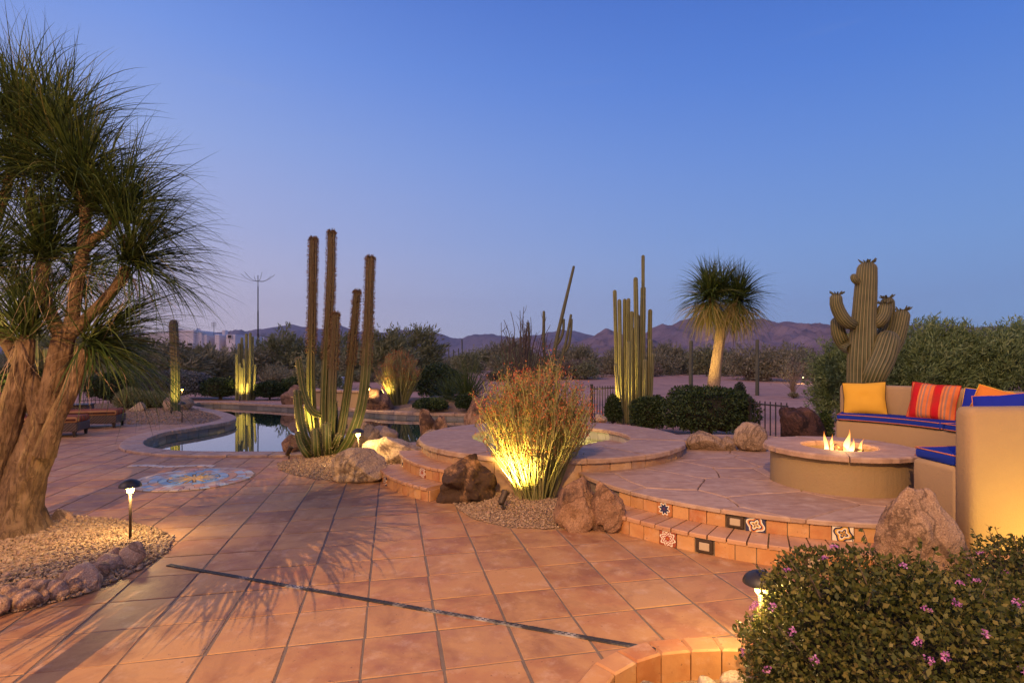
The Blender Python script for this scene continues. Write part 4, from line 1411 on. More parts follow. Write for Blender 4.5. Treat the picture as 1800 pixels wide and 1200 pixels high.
def lounger(label, foot, ang):
    """local x runs from the foot end towards the head"""
    t = thing('sun_lounger', label, 'sun lounger', (foot[0], foot[1], 0), ang, 'wicker sun loungers')
    MB().rbox((.96, 0, .20), (1.92, .68, .17), .012).build('base', M['wicker'], t)
    for x in (.06, .98, 1.86):
        for y in (-.29, .29):
            MB().add(*(lambda s: ([(x - s, y - s, .13), (x + s, y - s, .13), (x + s, y + s, .13), (x - s, y + s, .13), (x - s * .7, y - s * .7, 0), (x + s * .7, y - s * .7, 0), (x + s * .7, y + s * .7, 0), (x - s * .7, y + s * .7, 0)],
                                  [(0, 1, 2, 3), (7, 6, 5, 4), (0, 4, 5, 1), (1, 5, 6, 2), (2, 6, 7, 3), (3, 7, 4, 0)]))(.03)).build('leg', M['darkwood'], t)
    pad((.60, 0, .345), (1.20, .66, .12)).build('seat_cushion', M['lounge_stripe'], t, True)
    b = pad((.40, 0, .06), (.80, .66, .12)).build('back_cushion', M['lounge_stripe'], t, True, loc=(1.14, 0, .33))
    b.rotation_euler = (0, -D2R(48), 0)
    f = MB().rbox((.40, 0, -.025), (.82, .66, .04), .01).build('back_frame', M['wicker'], t, loc=(1.14, 0, .33))
    f.rotation_euler = (0, -D2R(48), 0)
    return t
lounger('wicker lounger with orange striped cushion nearest the palm trunk', (-8.82, 11.25), D2R(200))
lounger('wicker lounger with orange striped cushion farther back by the gravel', (-9.10, 12.72), D2R(200))
st = thing('side_table', 'small square wicker side table behind the loungers', 'side table', (-11.1, 13.9, 0), D2R(20))
MB().rbox((0, 0, .22), (.62, .55, .34), .015).build('base', M['wicker'], st)
MB().rbox((0, 0, .405), (.66, .59, .035), .01).build('top', M['darkwood'], st)
for x in (-.25, .25):
    for y in (-.22, .22):
        MB().box((x, y, .03), (.05, .05, .07)).build('leg', M['darkwood'], st)
# painted pot behind the palm trunk
pot = thing('painted_pot', 'colourful painted clay pot with dark rim beside the palm', 'pot', (-5.98, 6.42, 0))
M['pot_paint'] = stripes('pot_paint', 'Z', 1 / .30, [(2, (.02, .02, .05)), (3, (.50, .10, .03)), (2, (.55, .45, .40)), (2, (.03, .03, .12)), (4, (.60, .30, .03)), (1, (.03, .02, .02))])
MB().lathe([(.09, 0), (.14, .08), (.165, .17), (.15, .26), (.14, .285), (.12, .28), (.11, .2)], 28).build('body', M['pot_paint'], pot, True)
MB().lathe([(.14, .28), (.165, .285), (.165, .31), (.135, .31), (.13, .28)], 28, cap=False).build('rim', M['black_metal'], pot, True)
# ------------------------------------------------------------------ plants
def ribbons(cen, n, length, width, el_lo, el_hi, droop, seed, segs=7, spread=.05, azb=None, el_pow=1.0, curl=.10):
    """n strap leaves springing from a rosette; returns V, F, attr"""
    r = np.random.default_rng(seed)
    az = r.uniform(0, 2 * np.pi, n) if azb is None else r.normal(azb[0], azb[1], n)
    el = np.radians(el_lo + (el_hi - el_lo) * r.random(n) ** el_pow)
    d = np.stack((np.cos(el) * np.cos(az), np.cos(el) * np.sin(az), np.sin(el)), -1)
    Ln = length * r.uniform(.62, 1.12, n)
    g = droop * r.uniform(.55, 1.45, n)
    p = np.asarray(cen)[None] + r.normal(0, spread, (n, 3)) * np.array((1, 1, .8)) + d * .02
    side = unit(np.cross(d, np.array((0, 0, 1.0))) + r.normal(0, .35, (n, 3)))
    P = [p]
    cv = r.normal(0, curl, (n, 3))
    for k in range(segs):
        t = (k + 1) / segs
        d = unit(d + np.array((0, 0, -1.0)) * (g * t / segs * 2.0)[:, None] + cv / segs * (1 + 2 * t))
        p = p + d * (Ln / segs)[:, None]
        P.append(p)
    P = np.stack(P, 1)
    tt = np.linspace(0, 1, segs + 1)
    wd = width * np.minimum(1, .55 + 1.2 * tt) * (1 - tt ** 1.6) + .0006
    W = wd[None, :, None] * r.uniform(.75, 1.2, n)[:, None, None] * side[:, None, :] * .5
    V = np.stack((P - W, P + W), 2).reshape(-1, 3)
    m = 2 * (segs + 1)
    q = np.array([(2 * k, 2 * k + 1, 2 * k + 3, 2 * k + 2) for k in range(segs)])
    Fa = (q[None] + np.arange(n)[:, None, None] * m).reshape(-1, 4)
    return V, Fa, np.repeat(r.random(n), m)

def bark_tube(path, rad, n=72, furrow=.08, seed=0, flare=None, stretch=3.0):
    path = np.asarray(path, float)
    V, Fq = tube_arrays(path, np.asarray(rad, float), n)
    k = len(path)
    s = np.concatenate(([0], np.cumsum(np.linalg.norm(np.diff(path, axis=0), axis=1))))
    ang = np.tile(np.arange(n) * 2 * np.pi / n, k)
    ss = np.repeat(s, n)
    rr_ = np.repeat(rad, n)
    q = np.stack((np.cos(ang) * 5.5, np.sin(ang) * 5.5, ss * stretch), -1)
    f = 1 - np.abs(fbm(q + seed * 7.1, 3, seed)) * 1.6
    c = np.repeat(path, n, axis=0)
    V = c + (V - c) * (1 + furrow * f + furrow * .6 * vnoise(q * .5 + 3, seed + 2))[:, None]
    return V, Fq

def trunk_part(parent, name, mat, limbs, base, furrow=.07):
    """limbs: list of (world path, radii)"""
    parts = []
    for i, (pth, rd) in enumerate(limbs):
        c = catmull(pth, .035)
        t0 = np.linspace(0, 1, len(pth)); 
        seglen = np.concatenate(([0], np.cumsum([np.linalg.norm(np.array(pth[a + 1]) - np.array(pth[a])) for a in range(len(pth) - 1)])))
        cs = np.concatenate(([0], np.cumsum(np.linalg.norm(np.diff(c, axis=0), axis=1))))
        rad = np.interp(cs / cs[-1], seglen / seglen[-1], rd)
        V, Fq = bark_tube(c - base, rad, 72, furrow, i + 1)
        parts.append((V, Fq, None))
    V, Fq, A = join(parts)
    return obj(name, fastmesh(name, V, Fq, True), mat, parent)

def bark_mat():
    m, nt, b = newmat('palm_bark')
    v = coords(nt)
    w = N(nt, 'ShaderNodeMapping', {'Vector': v, 'Scale': (1, 1, .20)}).outputs[0]
    n1 = noise(nt, w, 26, 7, .68, dist=1.1)
    n2 = noise(nt, v, 5, 5, .6)
    crack = ramp(nt, n1, [(0, 0, 0), (1, 1, 1)], [.40, .54])
    c = ramp(nt, n2, [(.12, .072, .04), (.22, .14, .08), (.31, .21, .125)], [.32, .52, .7])
    c = mixc_(nt, crack, mixc_(nt, .7, c, (.055, .032, .02)), c)
    nt.links.new(c, b.inputs['Base Color'])
    b.inputs['Roughness'].default_value = .85
    b.inputs['Specular IOR Level'].default_value = .2
    bump(nt, b, n1, .9, .03)
    return m
M['bark'] = bark_mat()
M['bark_pale'] = proc('pale_bark', [(.30, .20, .11), (.48, .36, .22)], 6, bmp=.7, bscale=30, bdist=.03, stretch=(1, 1, 2.5), fine=(30, (.12, .08, .05), .6))
M['palm_leaf'] = foliage('palm_leaf', [(.020, .034, .010), (.045, .075, .018), (.065, .095, .022), (.09, .11, .028), (.16, .13, .05)], .45, .2, [0, .4, .75, .95, 1])
M['palm_leaf_dry'] = foliage('palm_leaf_dry', [(.09, .11, .03), (.15, .15, .04), (.24, .18, .07), (.34, .25, .12)], .6, .25)
M['twig_dry'] = foliage('twig_dry', [(.28, .19, .11), (.36, .25, .15)], .8, 0)

# ---- big ponytail palm on the left
YP = 4.80
palm = thing('ponytail_palm', 'large multi-trunked ponytail palm with drooping strap leaves in the gravel bed', 'palm tree', (*G(30, 948), 0))
pb = np.array(palm.location)
def W_(pts, Y=YP, dy=None):
    return [P3(x, y, Y + (dy[i] if dy else 0)) for i, (x, y) in enumerate(pts)]
px = YP / F
trunk_part(palm, 'trunk', M['bark'], [
    (W_([(14, 985), (18, 950), (28, 890), (46, 835), (64, 790), (78, 745), (92, 690), (104, 630), (114, 585)]), [88 * px, 66 * px, 37 * px, 28 * px, 27 * px, 25 * px, 18 * px, 16.5 * px, 15 * px]),
    (W_([(-8, 920), (-14, 850), (2, 780), (24, 710), (40, 645), (46, 598), (48, 580)], YP - .1), [30 * px, 22 * px, 20 * px, 17 * px, 14 * px, 12 * px, 3 * px]),
    (W_([(76, 745), (66, 712), (50, 662), (22, 612), (-2, 572), (-24, 520), (-28, 478)], YP - .05), [16 * px, 14 * px, 13 * px, 12 * px, 11 * px, 10 * px, 9 * px]),
    (W_([(78, 800), (98, 738), (121, 692), (136, 652), (150, 612)], YP - .08), [16 * px, 12 * px, 11.5 * px, 11 * px, 11 * px]),
    (W_([(113, 592), (98, 572), (83, 537), (75, 500), (76, 462)]), [13 * px, 10 * px, 9 * px, 8.5 * px, 9 * px]),
    (W_([(114, 592), (125, 568), (132, 525), (137, 486), (146, 440), (150, 380), (140, 320)]), [13 * px, 10 * px, 9.5 * px, 9.5 * px, 9 * px, 8 * px, 7 * px]),
    (W_([(116, 590), (138, 574), (162, 550), (190, 520), (208, 498), (224, 468)]), [13 * px, 9.5 * px, 8.5 * px, 8 * px, 8 * px, 8 * px]),
    (W_([(146, 440), (166, 418), (186, 408), (205, 380)]), [8 * px, 7 * px, 7 * px, 6 * px]),
    (W_([(76, 465), (62, 400), (50, 330)], YP + .1), [8 * px, 7 * px, 6 * px]),
    (W_([(-28, 480), (-10, 400), (20, 300), (30, 230)], YP + .15), [9 * px, 7 * px, 6 * px, 6 * px]),
], pb, .11)
for i, (x, y, dy, n_, L, lo, hi, dr_, azb) in enumerate(((76, 450, 0, 420, 1.0, 0, 88, .75, None), (150, 372, .1, 420, .98, 0, 85, .75, None), (228, 460, -.05, 430, .86, -28, 75, .75, (-.1, 1.0)), (48, 592, -.1, 300, .80, 5, 85, .6, None), (156, 602, -.05, 420, 1.0, -35, 55, .8, (.25, .75)),
                                                   (-28, 470, -.05, 320, .95, -20, 85, .9, None), (40, 300, .15, 520, 1.02, -10, 88, .62, None), (140, 310, .05, 480, .92, -10, 85, .65, None), (30, 225, .2, 420, .92, 0, 88, .5, None), (205, 382, .1, 440, .88, -15, 75, .7, (.0, 1.4)), (95, 235, .1, 320, .86, 5, 88, .45, None), (-40, 330, .1, 260, 1.0, -10, 80, .7, None), (130, 480, .45, 260, .9, -40, 60, .9, (.9, 1.2)), (40, 500, .4, 260, .9, -40, 60, .9, None))):
    c = P3(x, y, YP + dy) - pb
    V, Fa, A = ribbons(c, n_, L * 1.07, .0145, lo, hi, dr_ * 1.05, 60 + i, 9, .035, azb=azb, curl=.17)
    obj('crown', fastmesh('crown', V, Fa, True, A), M['palm_leaf'], palm)
V, Fa, A = join([ribbons(P3(x, y, YP - .1) - pb, 22, .75, .006, -75, -5, 1.3, 80 + i, 8, .04, curl=.5) for i, (x, y) in enumerate(((76, 470), (150, 470), (226, 480), (154, 610), (48, 600)))])
obj('dry_leaves', fastmesh('dry_leaves', V, Fa, True, A), M['twig_dry'], palm)

# ---- ponytail palm by the desert edge
Y2 = 13.0
palm2 = thing('ponytail_palm', 'single-trunked ponytail palm with yellow lit skirt behind the dark hedge', 'palm tree', (*((P3(1252, 700, Y2))[:2]), 0))
pb2 = np.array(palm2.location)
trunk_part(palm2, 'trunk', M['bark_pale'], [
    ([P3(1250, 752, Y2), P3(1252, 700, Y2), P3(1259, 640, Y2), P3(1266, 590, Y2), P3(1268, 550, Y2)], [.20, .155, .125, .11, .10]),
    ([P3(1267, 570, Y2), P3(1258, 545, Y2), P3(1250, 522, Y2)], [.10, .085, .08]),
    ([P3(1267, 570, Y2), P3(1280, 548, Y2), P3(1294, 528, Y2)], [.10, .085, .08])], pb2, .05)
for i, (x, y, n_) in enumerate(((1248, 522, 620), (1297, 527, 560), (1270, 512, 200))):
    V, Fa, A = ribbons(P3(x, y, Y2) - pb2, n_, .98, .028, -20, 88, .75, 90 + i, 7, .05, el_pow=.8)
    obj('crown', fastmesh('crown', V, Fa, True, A), M['palm_leaf'], palm2)
for i, (x, y, n_) in enumerate(((1246, 534, 420), (1295, 538, 380))):
    V, Fa, A = ribbons(P3(x, y, Y2) - pb2, n_, 1.05, .024, -70, 5, 1.25, 95 + i, 7, .06)
    obj('leaf_skirt', fastmesh('leaf_skirt', V, Fa, True, A), M['palm_leaf_dry'], palm2)

# ---- cacti
def cactus_mat(name, c1, c2, crest, bristle=None):
    m, nt, b = newmat(name)
    v = coords(nt)
    a = N(nt, 'ShaderNodeAttribute', attribute_name='rnd')
    n1 = noise(nt, v, 7, 6, .6)
    c = ramp(nt, n1, [c1, c2], [.35, .68])
    c = mixc_(nt, ramp(nt, a.outputs['Fac'], [(0, 0, 0), (1, 1, 1)], [.55, 1.0]), c, crest)
    c = mixc_(nt, ramp(nt, noise(nt, v, 2.0, 6, .7, dist=.5), [(0, 0, 0), (.5, .5, .5)], [.6, .75]), c, (.20, .15, .08))
    if bristle:
        gz2 = N(nt, 'ShaderNodeSeparateXYZ', {0: N(nt, 'ShaderNodeTexCoord').outputs['Generated']}).outputs['Z']
        c = mixc_(nt, mathn(nt, 'MULTIPLY', ramp(nt, gz2, [(0, 0, 0), (1, 1, 1)], [.35, .62]), .8), c, bristle)
    nt.links.new(c, b.inputs['Base Color'])
    b.inputs['Roughness'].default_value = .5
    b.inputs['Specular IOR Level'].default_value = .35
    bump(nt, b, noise(nt, v, 45, 4), .25, .006)
    return m
M['cactus'] = cactus_mat('cactus_skin', (.035, .050, .012), (.065, .082, .022), (.17, .145, .06))
M['cactus_bristly'] = cactus_mat('cactus_bristly', (.035, .050, .012), (.065, .082, .022), (.17, .145, .06), (.075, .048, .026))
M['cactus_pale'] = cactus_mat('cactus_skin_pale', (.075, .085, .03), (.13, .14, .055), (.30, .25, .12))
M['saguaro'] = cactus_mat('saguaro_skin', (.055, .060, .022), (.095, .098, .038), (.27, .215, .10))
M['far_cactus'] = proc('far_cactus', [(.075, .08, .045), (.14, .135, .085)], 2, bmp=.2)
M['spine'] = foliage('spine', [(.06, .032, .018), (.13, .075, .042), (.24, .16, .095)], .8, 0)
M['spine_pale'] = foliage('spine_pale', [(.25, .18, .10), (.45, .36, .22)], .8, 0)

def ribbed(path, r0, r1, nrib, depth, base, per=6, step=.05, bulge=0.0, seed=0):
    c = catmull(path, step) - base
    s = np.concatenate(([0], np.cumsum(np.linalg.norm(np.diff(c, axis=0), axis=1))))
    Lt = s[-1]
    # finer rings in the dome
    dome = [Lt - r1 * q for q in (.85, .65, .45, .28, .15, .06, .0)]
    ss = np.concatenate((s[s < Lt - r1 * .95], dome))
    c = np.stack([np.interp(ss, s, c[:, k]) for k in range(3)], -1)
    t = ss / Lt
    rad = r0 + (r1 - r0) * t + bulge * np.sin(np.pi * t)
    rad = rad * (1 + .05 * fbm(np.stack((ss * 2.2, np.full_like(ss, seed * 3.1), np.zeros_like(ss)), -1), 2, seed))
    e = np.clip((Lt - ss) / r1, 0, 1)
    rad = rad * np.sqrt(np.clip(1 - (1 - e) ** 2, .0004, 1))
    n = nrib * per
    V, Fq = tube_arrays(c, rad, n)
    ph = (np.arange(n) % per) / per
    crest = np.abs(1 - 2 * ph) ** 1.1                # 1 on the crest, 0 in the furrow
    k = len(c)
    cc = np.repeat(c, n, axis=0)
    V = cc + (V - cc) * (1 - depth * (1 - np.tile(crest, k)))[:, None]
    top = np.array([(k - 1) * n + i for i in range(n)])
    return V, Fq, np.tile(crest, k), c, rad, n, per

def cactus_arm(parent, path, r0, r1, nrib, depth, base, mat, name='stem', spines=None, bulge=0, seed=0, step=.05, per=6):
    V, Fq, A, c, rad, n, per = ribbed(path, r0, r1, nrib, depth, base, per, step, bulge, seed)
    o = obj(name, fastmesh(name, V, Fq, True, A), mat, parent)
    if spines:
        mt, ln, w, every, frm = spines
        r = np.random.default_rng(seed + 900)
        k = len(c)
        idx = []
        for i in range(0, k - 1):
            if i / k < frm:
                continue
            for q in range(nrib):
                idx += [i * n + q * per] * every
        idx = np.array(idx)
        P = V[idx]
        ctr = c[idx // n]
        out = unit(P - ctr)
        m_ = len(idx)
        P = P + r.normal(0, .012, (m_, 3)) * np.array((.3, .3, 1))
        D_ = unit(out + r.normal(0, .55, (m_, 3)) + np.array((0, 0, -.1)))
        LV, LF, LA = leaves(P, D_, ln * r.uniform(.5, 1.2, m_), np.full(m_, w), r)
        so = obj('spines', fastmesh('spines', LV, LF, False, LA), mt, o, kind='stuff')
    return o

def leaves(P, D_, L, Wd, r, fold=.0):
    """one rhombic quad for each leaf"""
    n = len(P)
    S_ = unit(np.cross(D_, r.normal(size=(n, 3))))
    mid = P + D_ * (L * .45)[:, None]
    if fold:
        mid = mid + np.cross(D_, S_) * (L * fold)[:, None]
    V = np.stack((P, mid + S_ * (Wd * .5)[:, None], P + D_ * L[:, None], mid - S_ * (Wd * .5)[:, None]), 1).reshape(-1, 3)
    Fa = np.arange(n * 4).reshape(-1, 4)
    return V, Fa, np.repeat(r.random(n), 4)

# tall columnar cactus by the pool
YC = 8.7
ca = thing('columnar_cactus', 'tall multi-armed columnar cactus with bristly tips in gravel by the pool', 'cactus', (*G(578, 803), .03))
cb = np.array(ca.location)
c1 = YC / F
arms = [([(570, 806), (553, 752), (547, 670), (549, 540), (551, 417)], 8.5, 7.0, .10, .45),
        ([(574, 806), (571, 720), (576, 600), (581, 500), (583, 405)], 9.0, 6.5, -.02, .40),
        ([(580, 806), (583, 720), (586, 640), (590, 549)], 8.5, 6.5, -.14, .55),
        ([(588, 806), (602, 745), (616, 650), (622, 585), (628, 510)], 8.0, 6.0, .06, .5),
        ([(592, 806), (618, 765), (638, 700), (646, 600), (651, 450)], 9.5, 7.5, -.08, .45),
        ([(568, 730), (548, 722), (534, 690), (528, 655), (524, 628)], 6.5, 6.0, -.10, .1),
        ([(562, 806), (538, 775), (527, 735), (522, 684)], 8.0, 6.5, -.16, .1),
        ([(556, 806), (538, 796), (527, 776), (523, 758)], 7.0, 5.5, -.26, .1),
        ([(560, 806), (556, 790), (554, 752)], 8.5, 7.0, -.28, .1),
        ([(590, 800), (590, 750), (588, 704)], 6.0, 5.0, .16, .1),
        ([(582, 790), (590, 776), (597, 762)], 6.0, 5.0, -.24, .1),
        ([(566, 800), (552, 770), (542, 730), (540, 690)], 7.5, 6.5, .18, .1),
        ([(576, 806), (575, 780), (574, 742)], 7.5, 6.0, -.30, .1)]
for i, (pp, ra, rb, dy, fr) in enumerate(arms):
    pth = [P3(x, y, YC + dy * min(1, k)) for k, (x, y) in enumerate(pp)]
    cactus_arm(ca, pth, ra * c1, rb * c1, 7 if i < 5 else 6, .40, cb, M['cactus_bristly'] if i < 5 else M['cactus'], spines=(M['spine'] if i < 5 else M['spine_pale'], .040 if i < 5 else .022, .008, 12 if i < 5 else 2, fr if i < 5 else .05), seed=i, step=.045)

# clustered column cactus right of the spa
YD = 13.4
cd_ = thing('columnar_cactus', 'dense cluster of upright ribbed cactus columns behind the spa', 'cactus', (*((P3(1112, 742, YD))[:2]), 0))
cb = np.array(cd_.location)
X7 = lambda x, y: (850 + x / 3.428, 430 + y / 3.428)
c1 = YD / F
for i, (xt, yt, xb, r, dy) in enumerate(((790, 272, 812, 4.0, .1), (818, 328, 832, 4.2, -.1), (850, 325, 848, 4.0, .25), (873, 322, 866, 4.2, .12), (893, 400, 890, 4.0, .0), (916, 195, 932, 4.8, -.02), (962, 250, 950, 5.6, .1), (961, 62, 962, 3.6, .16),
                                         (1004, 388, 992, 4.4, .2), (1004, 566, 1000, 4.6, .02), (875, 580, 872, 4.2, -.3), (972, 690, 968, 4.6, -.26), (796, 716, 838, 4.0, -.3), (1016, 652, 996, 4.6, -.1), (908, 500, 905, 4.4, .3), (930, 420, 925, 4.2, .35))):
    (x0, y0), (x1, y1) = X7(xb, 1075), X7(xt, yt)
    xm, ym = x0 + (x1 - x0) * .55, (y0 + y1) / 2
    pth = [P3(x0, y0, YD + dy * .6), P3(xm, ym, YD + dy), P3(x1, y1, YD + dy)]
    cactus_arm(cd_, pth, r * c1 * 1.0, r * c1 * .88, 6, .5, cb, M['cactus_pale'], seed=40 + i, step=.08, spines=None)

# cluster beyond the pool, lit from below
YE = 21.0
ce = thing('columnar_cactus', 'floodlit cluster of cactus columns at the far end of the pool', 'cactus', (*((P3(432, 702, YE))[:2]), 0))
cb = np.array(ce.location)
c1 = YE / F
for i, (xt, yt, xb, r, dy) in enumerate(((1440, 540, 1440, 2.6, -.1), (1468, 420, 1470, 2.8, .1), (1500, 352, 1502, 2.6, .2), (1526, 596, 1522, 2.6, -.2), (1554, 305, 1556, 2.6, .1), (1600, 294, 1596, 2.8, .1), (1628, 340, 1616, 2.6, .25), (1662, 664, 1640, 2.2, .0), (1570, 880, 1566, 2.6, -.3), (1480, 650, 1482, 2.6, -.25), (1505, 700, 1505, 2.4, -.3), (1590, 600, 1586, 2.6, .3))):
    x0, x1, y1 = 200 + xb / 6.666, 200 + xt / 6.666, 540 + yt / 6.666
    pth = [P3(x0, 703, YE + dy), P3((x0 + x1) / 2, (703 + y1) / 2, YE + dy), P3(x1, y1, YE + dy)]
    cactus_arm(ce, pth, r * c1, r * c1 * .9, 6, .4, cb, M['cactus_pale'], seed=60 + i, step=.12, per=4)
# lone column on the pool bank
YF = 15.9
cf = thing('columnar_cactus', 'single thick cactus column floodlit on the gravel bank by the pool', 'cactus', (*((P3(307, 722, YF))[:2]), .04))
cactus_arm(cf, [P3(308, 722, YF), P3(308, 650, YF), P3(305, 562, YF)], 8.0 * YF / F, 7.2 * YF / F, 9, .16, np.array(cf.location), M['cactus_bristly'], seed=77, step=.08, spines=(M['spine'], .05, .008, 3, .42))

# leaning cactus and bare ocotillo behind the flowering shrub
YG = 18.0
cg = thing('leaning_cactus', 'slender leaning cactus with upcurved arms beside a bare shrub', 'cactus', (*((P3(968, 716, YG))[:2]), 0))
cb = np.array(cg.location)
c1 = YG / F
for i, (pp, ra, rb) in enumerate((([(966, 716), (970, 660), (976, 610), (990, 547), (1009, 467)], 5.2, 2.2), ([(968, 655), (960, 640), (956, 610), (956, 546)], 3.2, 2.4), ([(978, 670), (986, 635), (995, 600), (1004, 552)], 3.0, 2.2), ([(978, 606), (985, 596), (990, 582), (991, 560)], 2.8, 2.2), ([(993, 618), (1000, 606), (1004, 580), (1005, 560)], 2.6, 2.0), ([(930, 716), (931, 640), (929, 566)], 2.6, 2.0))):
    cactus_arm(cg, [P3(x, y, YG) for x, y in pp], ra * c1, rb * c1, 8, .2, cb, M['saguaro'], seed=80 + i, step=.1, per=4)
oc = thing('bare_ocotillo', 'leafless ocotillo with many thin wavy branches behind the flowering shrub', 'shrub', (*((P3(915, 712, 17.2))[:2]), 0))
M['twig'] = proc('grey_twig', [(.07, .05, .038), (.13, .095, .07)], 8, bmp=.3)
parts = []
rr = np.random.default_rng(5)
for k in range(44):
    a = rr.uniform(0, 6.28); sp = rr.uniform(.15, 1.0)
    hgt_ = rr.uniform(2.2, 3.35)
    tip = np.array((sp * 1.0 * math.cos(a), sp * .8 * math.sin(a), hgt_ * (1 - .12 * sp)))
    pts = [np.array((rr.normal(0, .1), rr.normal(0, .1), 0.0))]
    for q in range(1, 6):
        t = q / 5
        pts.append(tip * np.array((t ** .8, t ** .8, t)) + rr.normal(0, .07, 3) * t)
    c = catmull(pts, .2)
    V, Fq = tube_arrays(c, np.linspace(.022, .008, len(c)), 4)
    parts.append((V, Fq, None))
    for q in range(rr.integers(1, 5)):
        i0 = rr.integers(len(c) // 2, len(c) - 1)
        e = c[i0] + np.array((rr.normal(0, .18), rr.normal(0, .18), rr.uniform(.12, .5)))
        m_ = (c[i0] + e) / 2 + rr.normal(0, .04, 3)
        V, Fq = tube_arrays(np.array([c[i0], m_, e]), np.array((.009, .007, .004)), 4)
        parts.append((V, Fq, None))
V, Fq, _ = join(parts)
obj('branches', fastmesh('branches', V, Fq, True), M['twig'], oc)

# saguaro behind the bench
YS = 9.6
sg = thing('saguaro', 'stout saguaro with five arms and dark fruit behind the bench', 'cactus', (*((P3(1515, 785, YS))[:2]), 0))
cb = np.array(sg.location)
c1 = YS / F
X6 = lambda x, y: (1420 + x / 4.616, 440 + y / 4.616)
for i, (pp, ra, rb, nr, dy, bl) in enumerate((([(430, 1500), (436, 1050), (448, 700), (462, 450), (484, 92)], 24, 14.5, 22, 0, .02), ([(372, 600), (320, 585), (265, 520), (230, 430), (232, 350)], 9.5, 8.8, 16, -.12, .02), ([(360, 800), (300, 770), (255, 690), (238, 600), (236, 540)], 10, 9.5, 16, .22, .02),
                                          ([(530, 590), (575, 580), (610, 530), (625, 470), (628, 425)], 11, 11.0, 16, -.10, .0), ([(520, 800), (570, 740), (625, 650), (648, 530), (645, 378)], 12, 11.0, 16, .25, .0), ([(490, 1130), (540, 1010), (610, 850), (670, 652)], 15, 16.5, 20, -.22, .05),
                                          ([(600, 900), (690, 780), (735, 650), (772, 478)], 13, 13, 18, .08, .0), ([(420, 255), (392, 250), (376, 228), (372, 190)], 5.5, 6.0, 12, -.05, 0))):
    pth = [P3(*X6(x, y), YS + dy * (0 if (k == 0 and i) else 1)) for k, (x, y) in enumerate(pp)]
    V = cactus_arm(sg, pth, ra * c1, rb * c1, nr, .13, cb, M['saguaro'], 'trunk' if i == 0 else 'arm', seed=100 + i, step=.06, bulge=bl, spines=(M['spine_pale'], .022, .003, 1, .0), per=4)
    if i in (0, 1, 3, 4, 6):
        tip = pth[-1] - cb
        dr_ = unit(pth[-1] - pth[-2])
        parts = []
        r = np.random.default_rng(i + 3)
        for q in range(16):
            a_ = r.uniform(0, 6.28)
            b0 = tip + np.array((math.cos(a_), math.sin(a_), 0)) * rb * c1 * r.uniform(.2, .7) - dr_ * .02
            e = b0 + unit(np.array((math.cos(a_) * .8, math.sin(a_) * .8, r.uniform(.3, 1.0)))) * r.uniform(.05, .10)
            Vt, Ft = tube_arrays(np.array([b0, (b0 + e) / 2, e]), np.array((.008, .013, .008)), 5)
            parts.append((Vt, Ft, None))
        Vt, Ft, _ = join(parts)
        obj('fruit', fastmesh('fruit', Vt, Ft, True), M['far_cactus_dark'] if 'far_cactus_dark' in M else M['far_cactus'], sg)

# ---- leafy bushes
def dome_dirs(n, r, zlo=-.35):
    z = r.uniform(zlo, 1, n)
    a = r.uniform(0, 2 * np.pi, n)
    s = np.sqrt(1 - z * z)
    return np.stack((s * np.cos(a), s * np.sin(a), z), -1)

def bush_leaves(n, rx, ry, rz, seed, size, aspect=.5, lump=.18, freq=2.2, depth=.35, out=.6, up=.25, zlo=-.35, sq=1.0):
    """leaf quads through the outer volume of an uneven dome; centre at the dome's middle"""
    r = np.random.default_rng(seed)
    d = dome_dirs(n, r, zlo)
    f = 1 + lump * fbm(d * freq + seed, 3, seed) 
    holes = fbm(d * freq * 2.3 + seed * 2, 2, seed + 5)
    ins = 1 - depth * r.random(n) ** 1.6 - np.clip(-holes - .25, 0, 1) * .5
    q = d if sq == 1.0 else np.sign(d) * np.abs(d) ** sq
    P = q * (f * ins)[:, None] * np.array((rx, ry, rz))
    D_ = unit(d * out + r.normal(0, .75, (n, 3)) + np.array((0, 0, up)))
    L = size * r.uniform(.6, 1.25, n)
    return leaves(P, D_, L, L * aspect, r, .12)

def core_mesh(rx, ry, rz, seed, lump=.18, freq=2.2, sc=.72, sq=1.0):  # solid dark blob added inside the foliage to block light
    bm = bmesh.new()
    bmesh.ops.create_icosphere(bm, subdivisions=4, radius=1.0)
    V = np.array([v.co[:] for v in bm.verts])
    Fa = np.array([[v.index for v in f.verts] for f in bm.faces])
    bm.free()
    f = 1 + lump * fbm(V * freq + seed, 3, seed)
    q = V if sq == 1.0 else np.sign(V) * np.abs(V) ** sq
    return fastmesh('shade_core', q * f[:, None] * np.array((rx, ry, rz)) * sc, Fa, True)
M['inner'] = proc('shade_core', [(.012, .012, .006), (.03, .026, .014)], 12, bmp=.8, bscale=25, bdist=.05)
def stems_mesh(rx, ry, rz, n, seed, rad=.012):
    r = np.random.default_rng(seed)
    parts = []
    for k in range(n):
        a = r.uniform(0, 6.28)
        e = np.array((rx * .7 * math.cos(a) * r.random(), ry * .7 * math.sin(a) * r.random(), rz * r.uniform(.2, .8)))
        V, Fq = tube_arrays(np.array([(r.normal(0, .05 * rx), r.normal(0, .05 * ry), -rz), e * .4 + np.array((0, 0, -rz * .4)), e]), np.array((rad, rad * .7, rad * .35)), 5)
        parts.append((V, Fq, None))
    V, Fq, _ = join(parts)
    return fastmesh('stems', V, Fq, True)

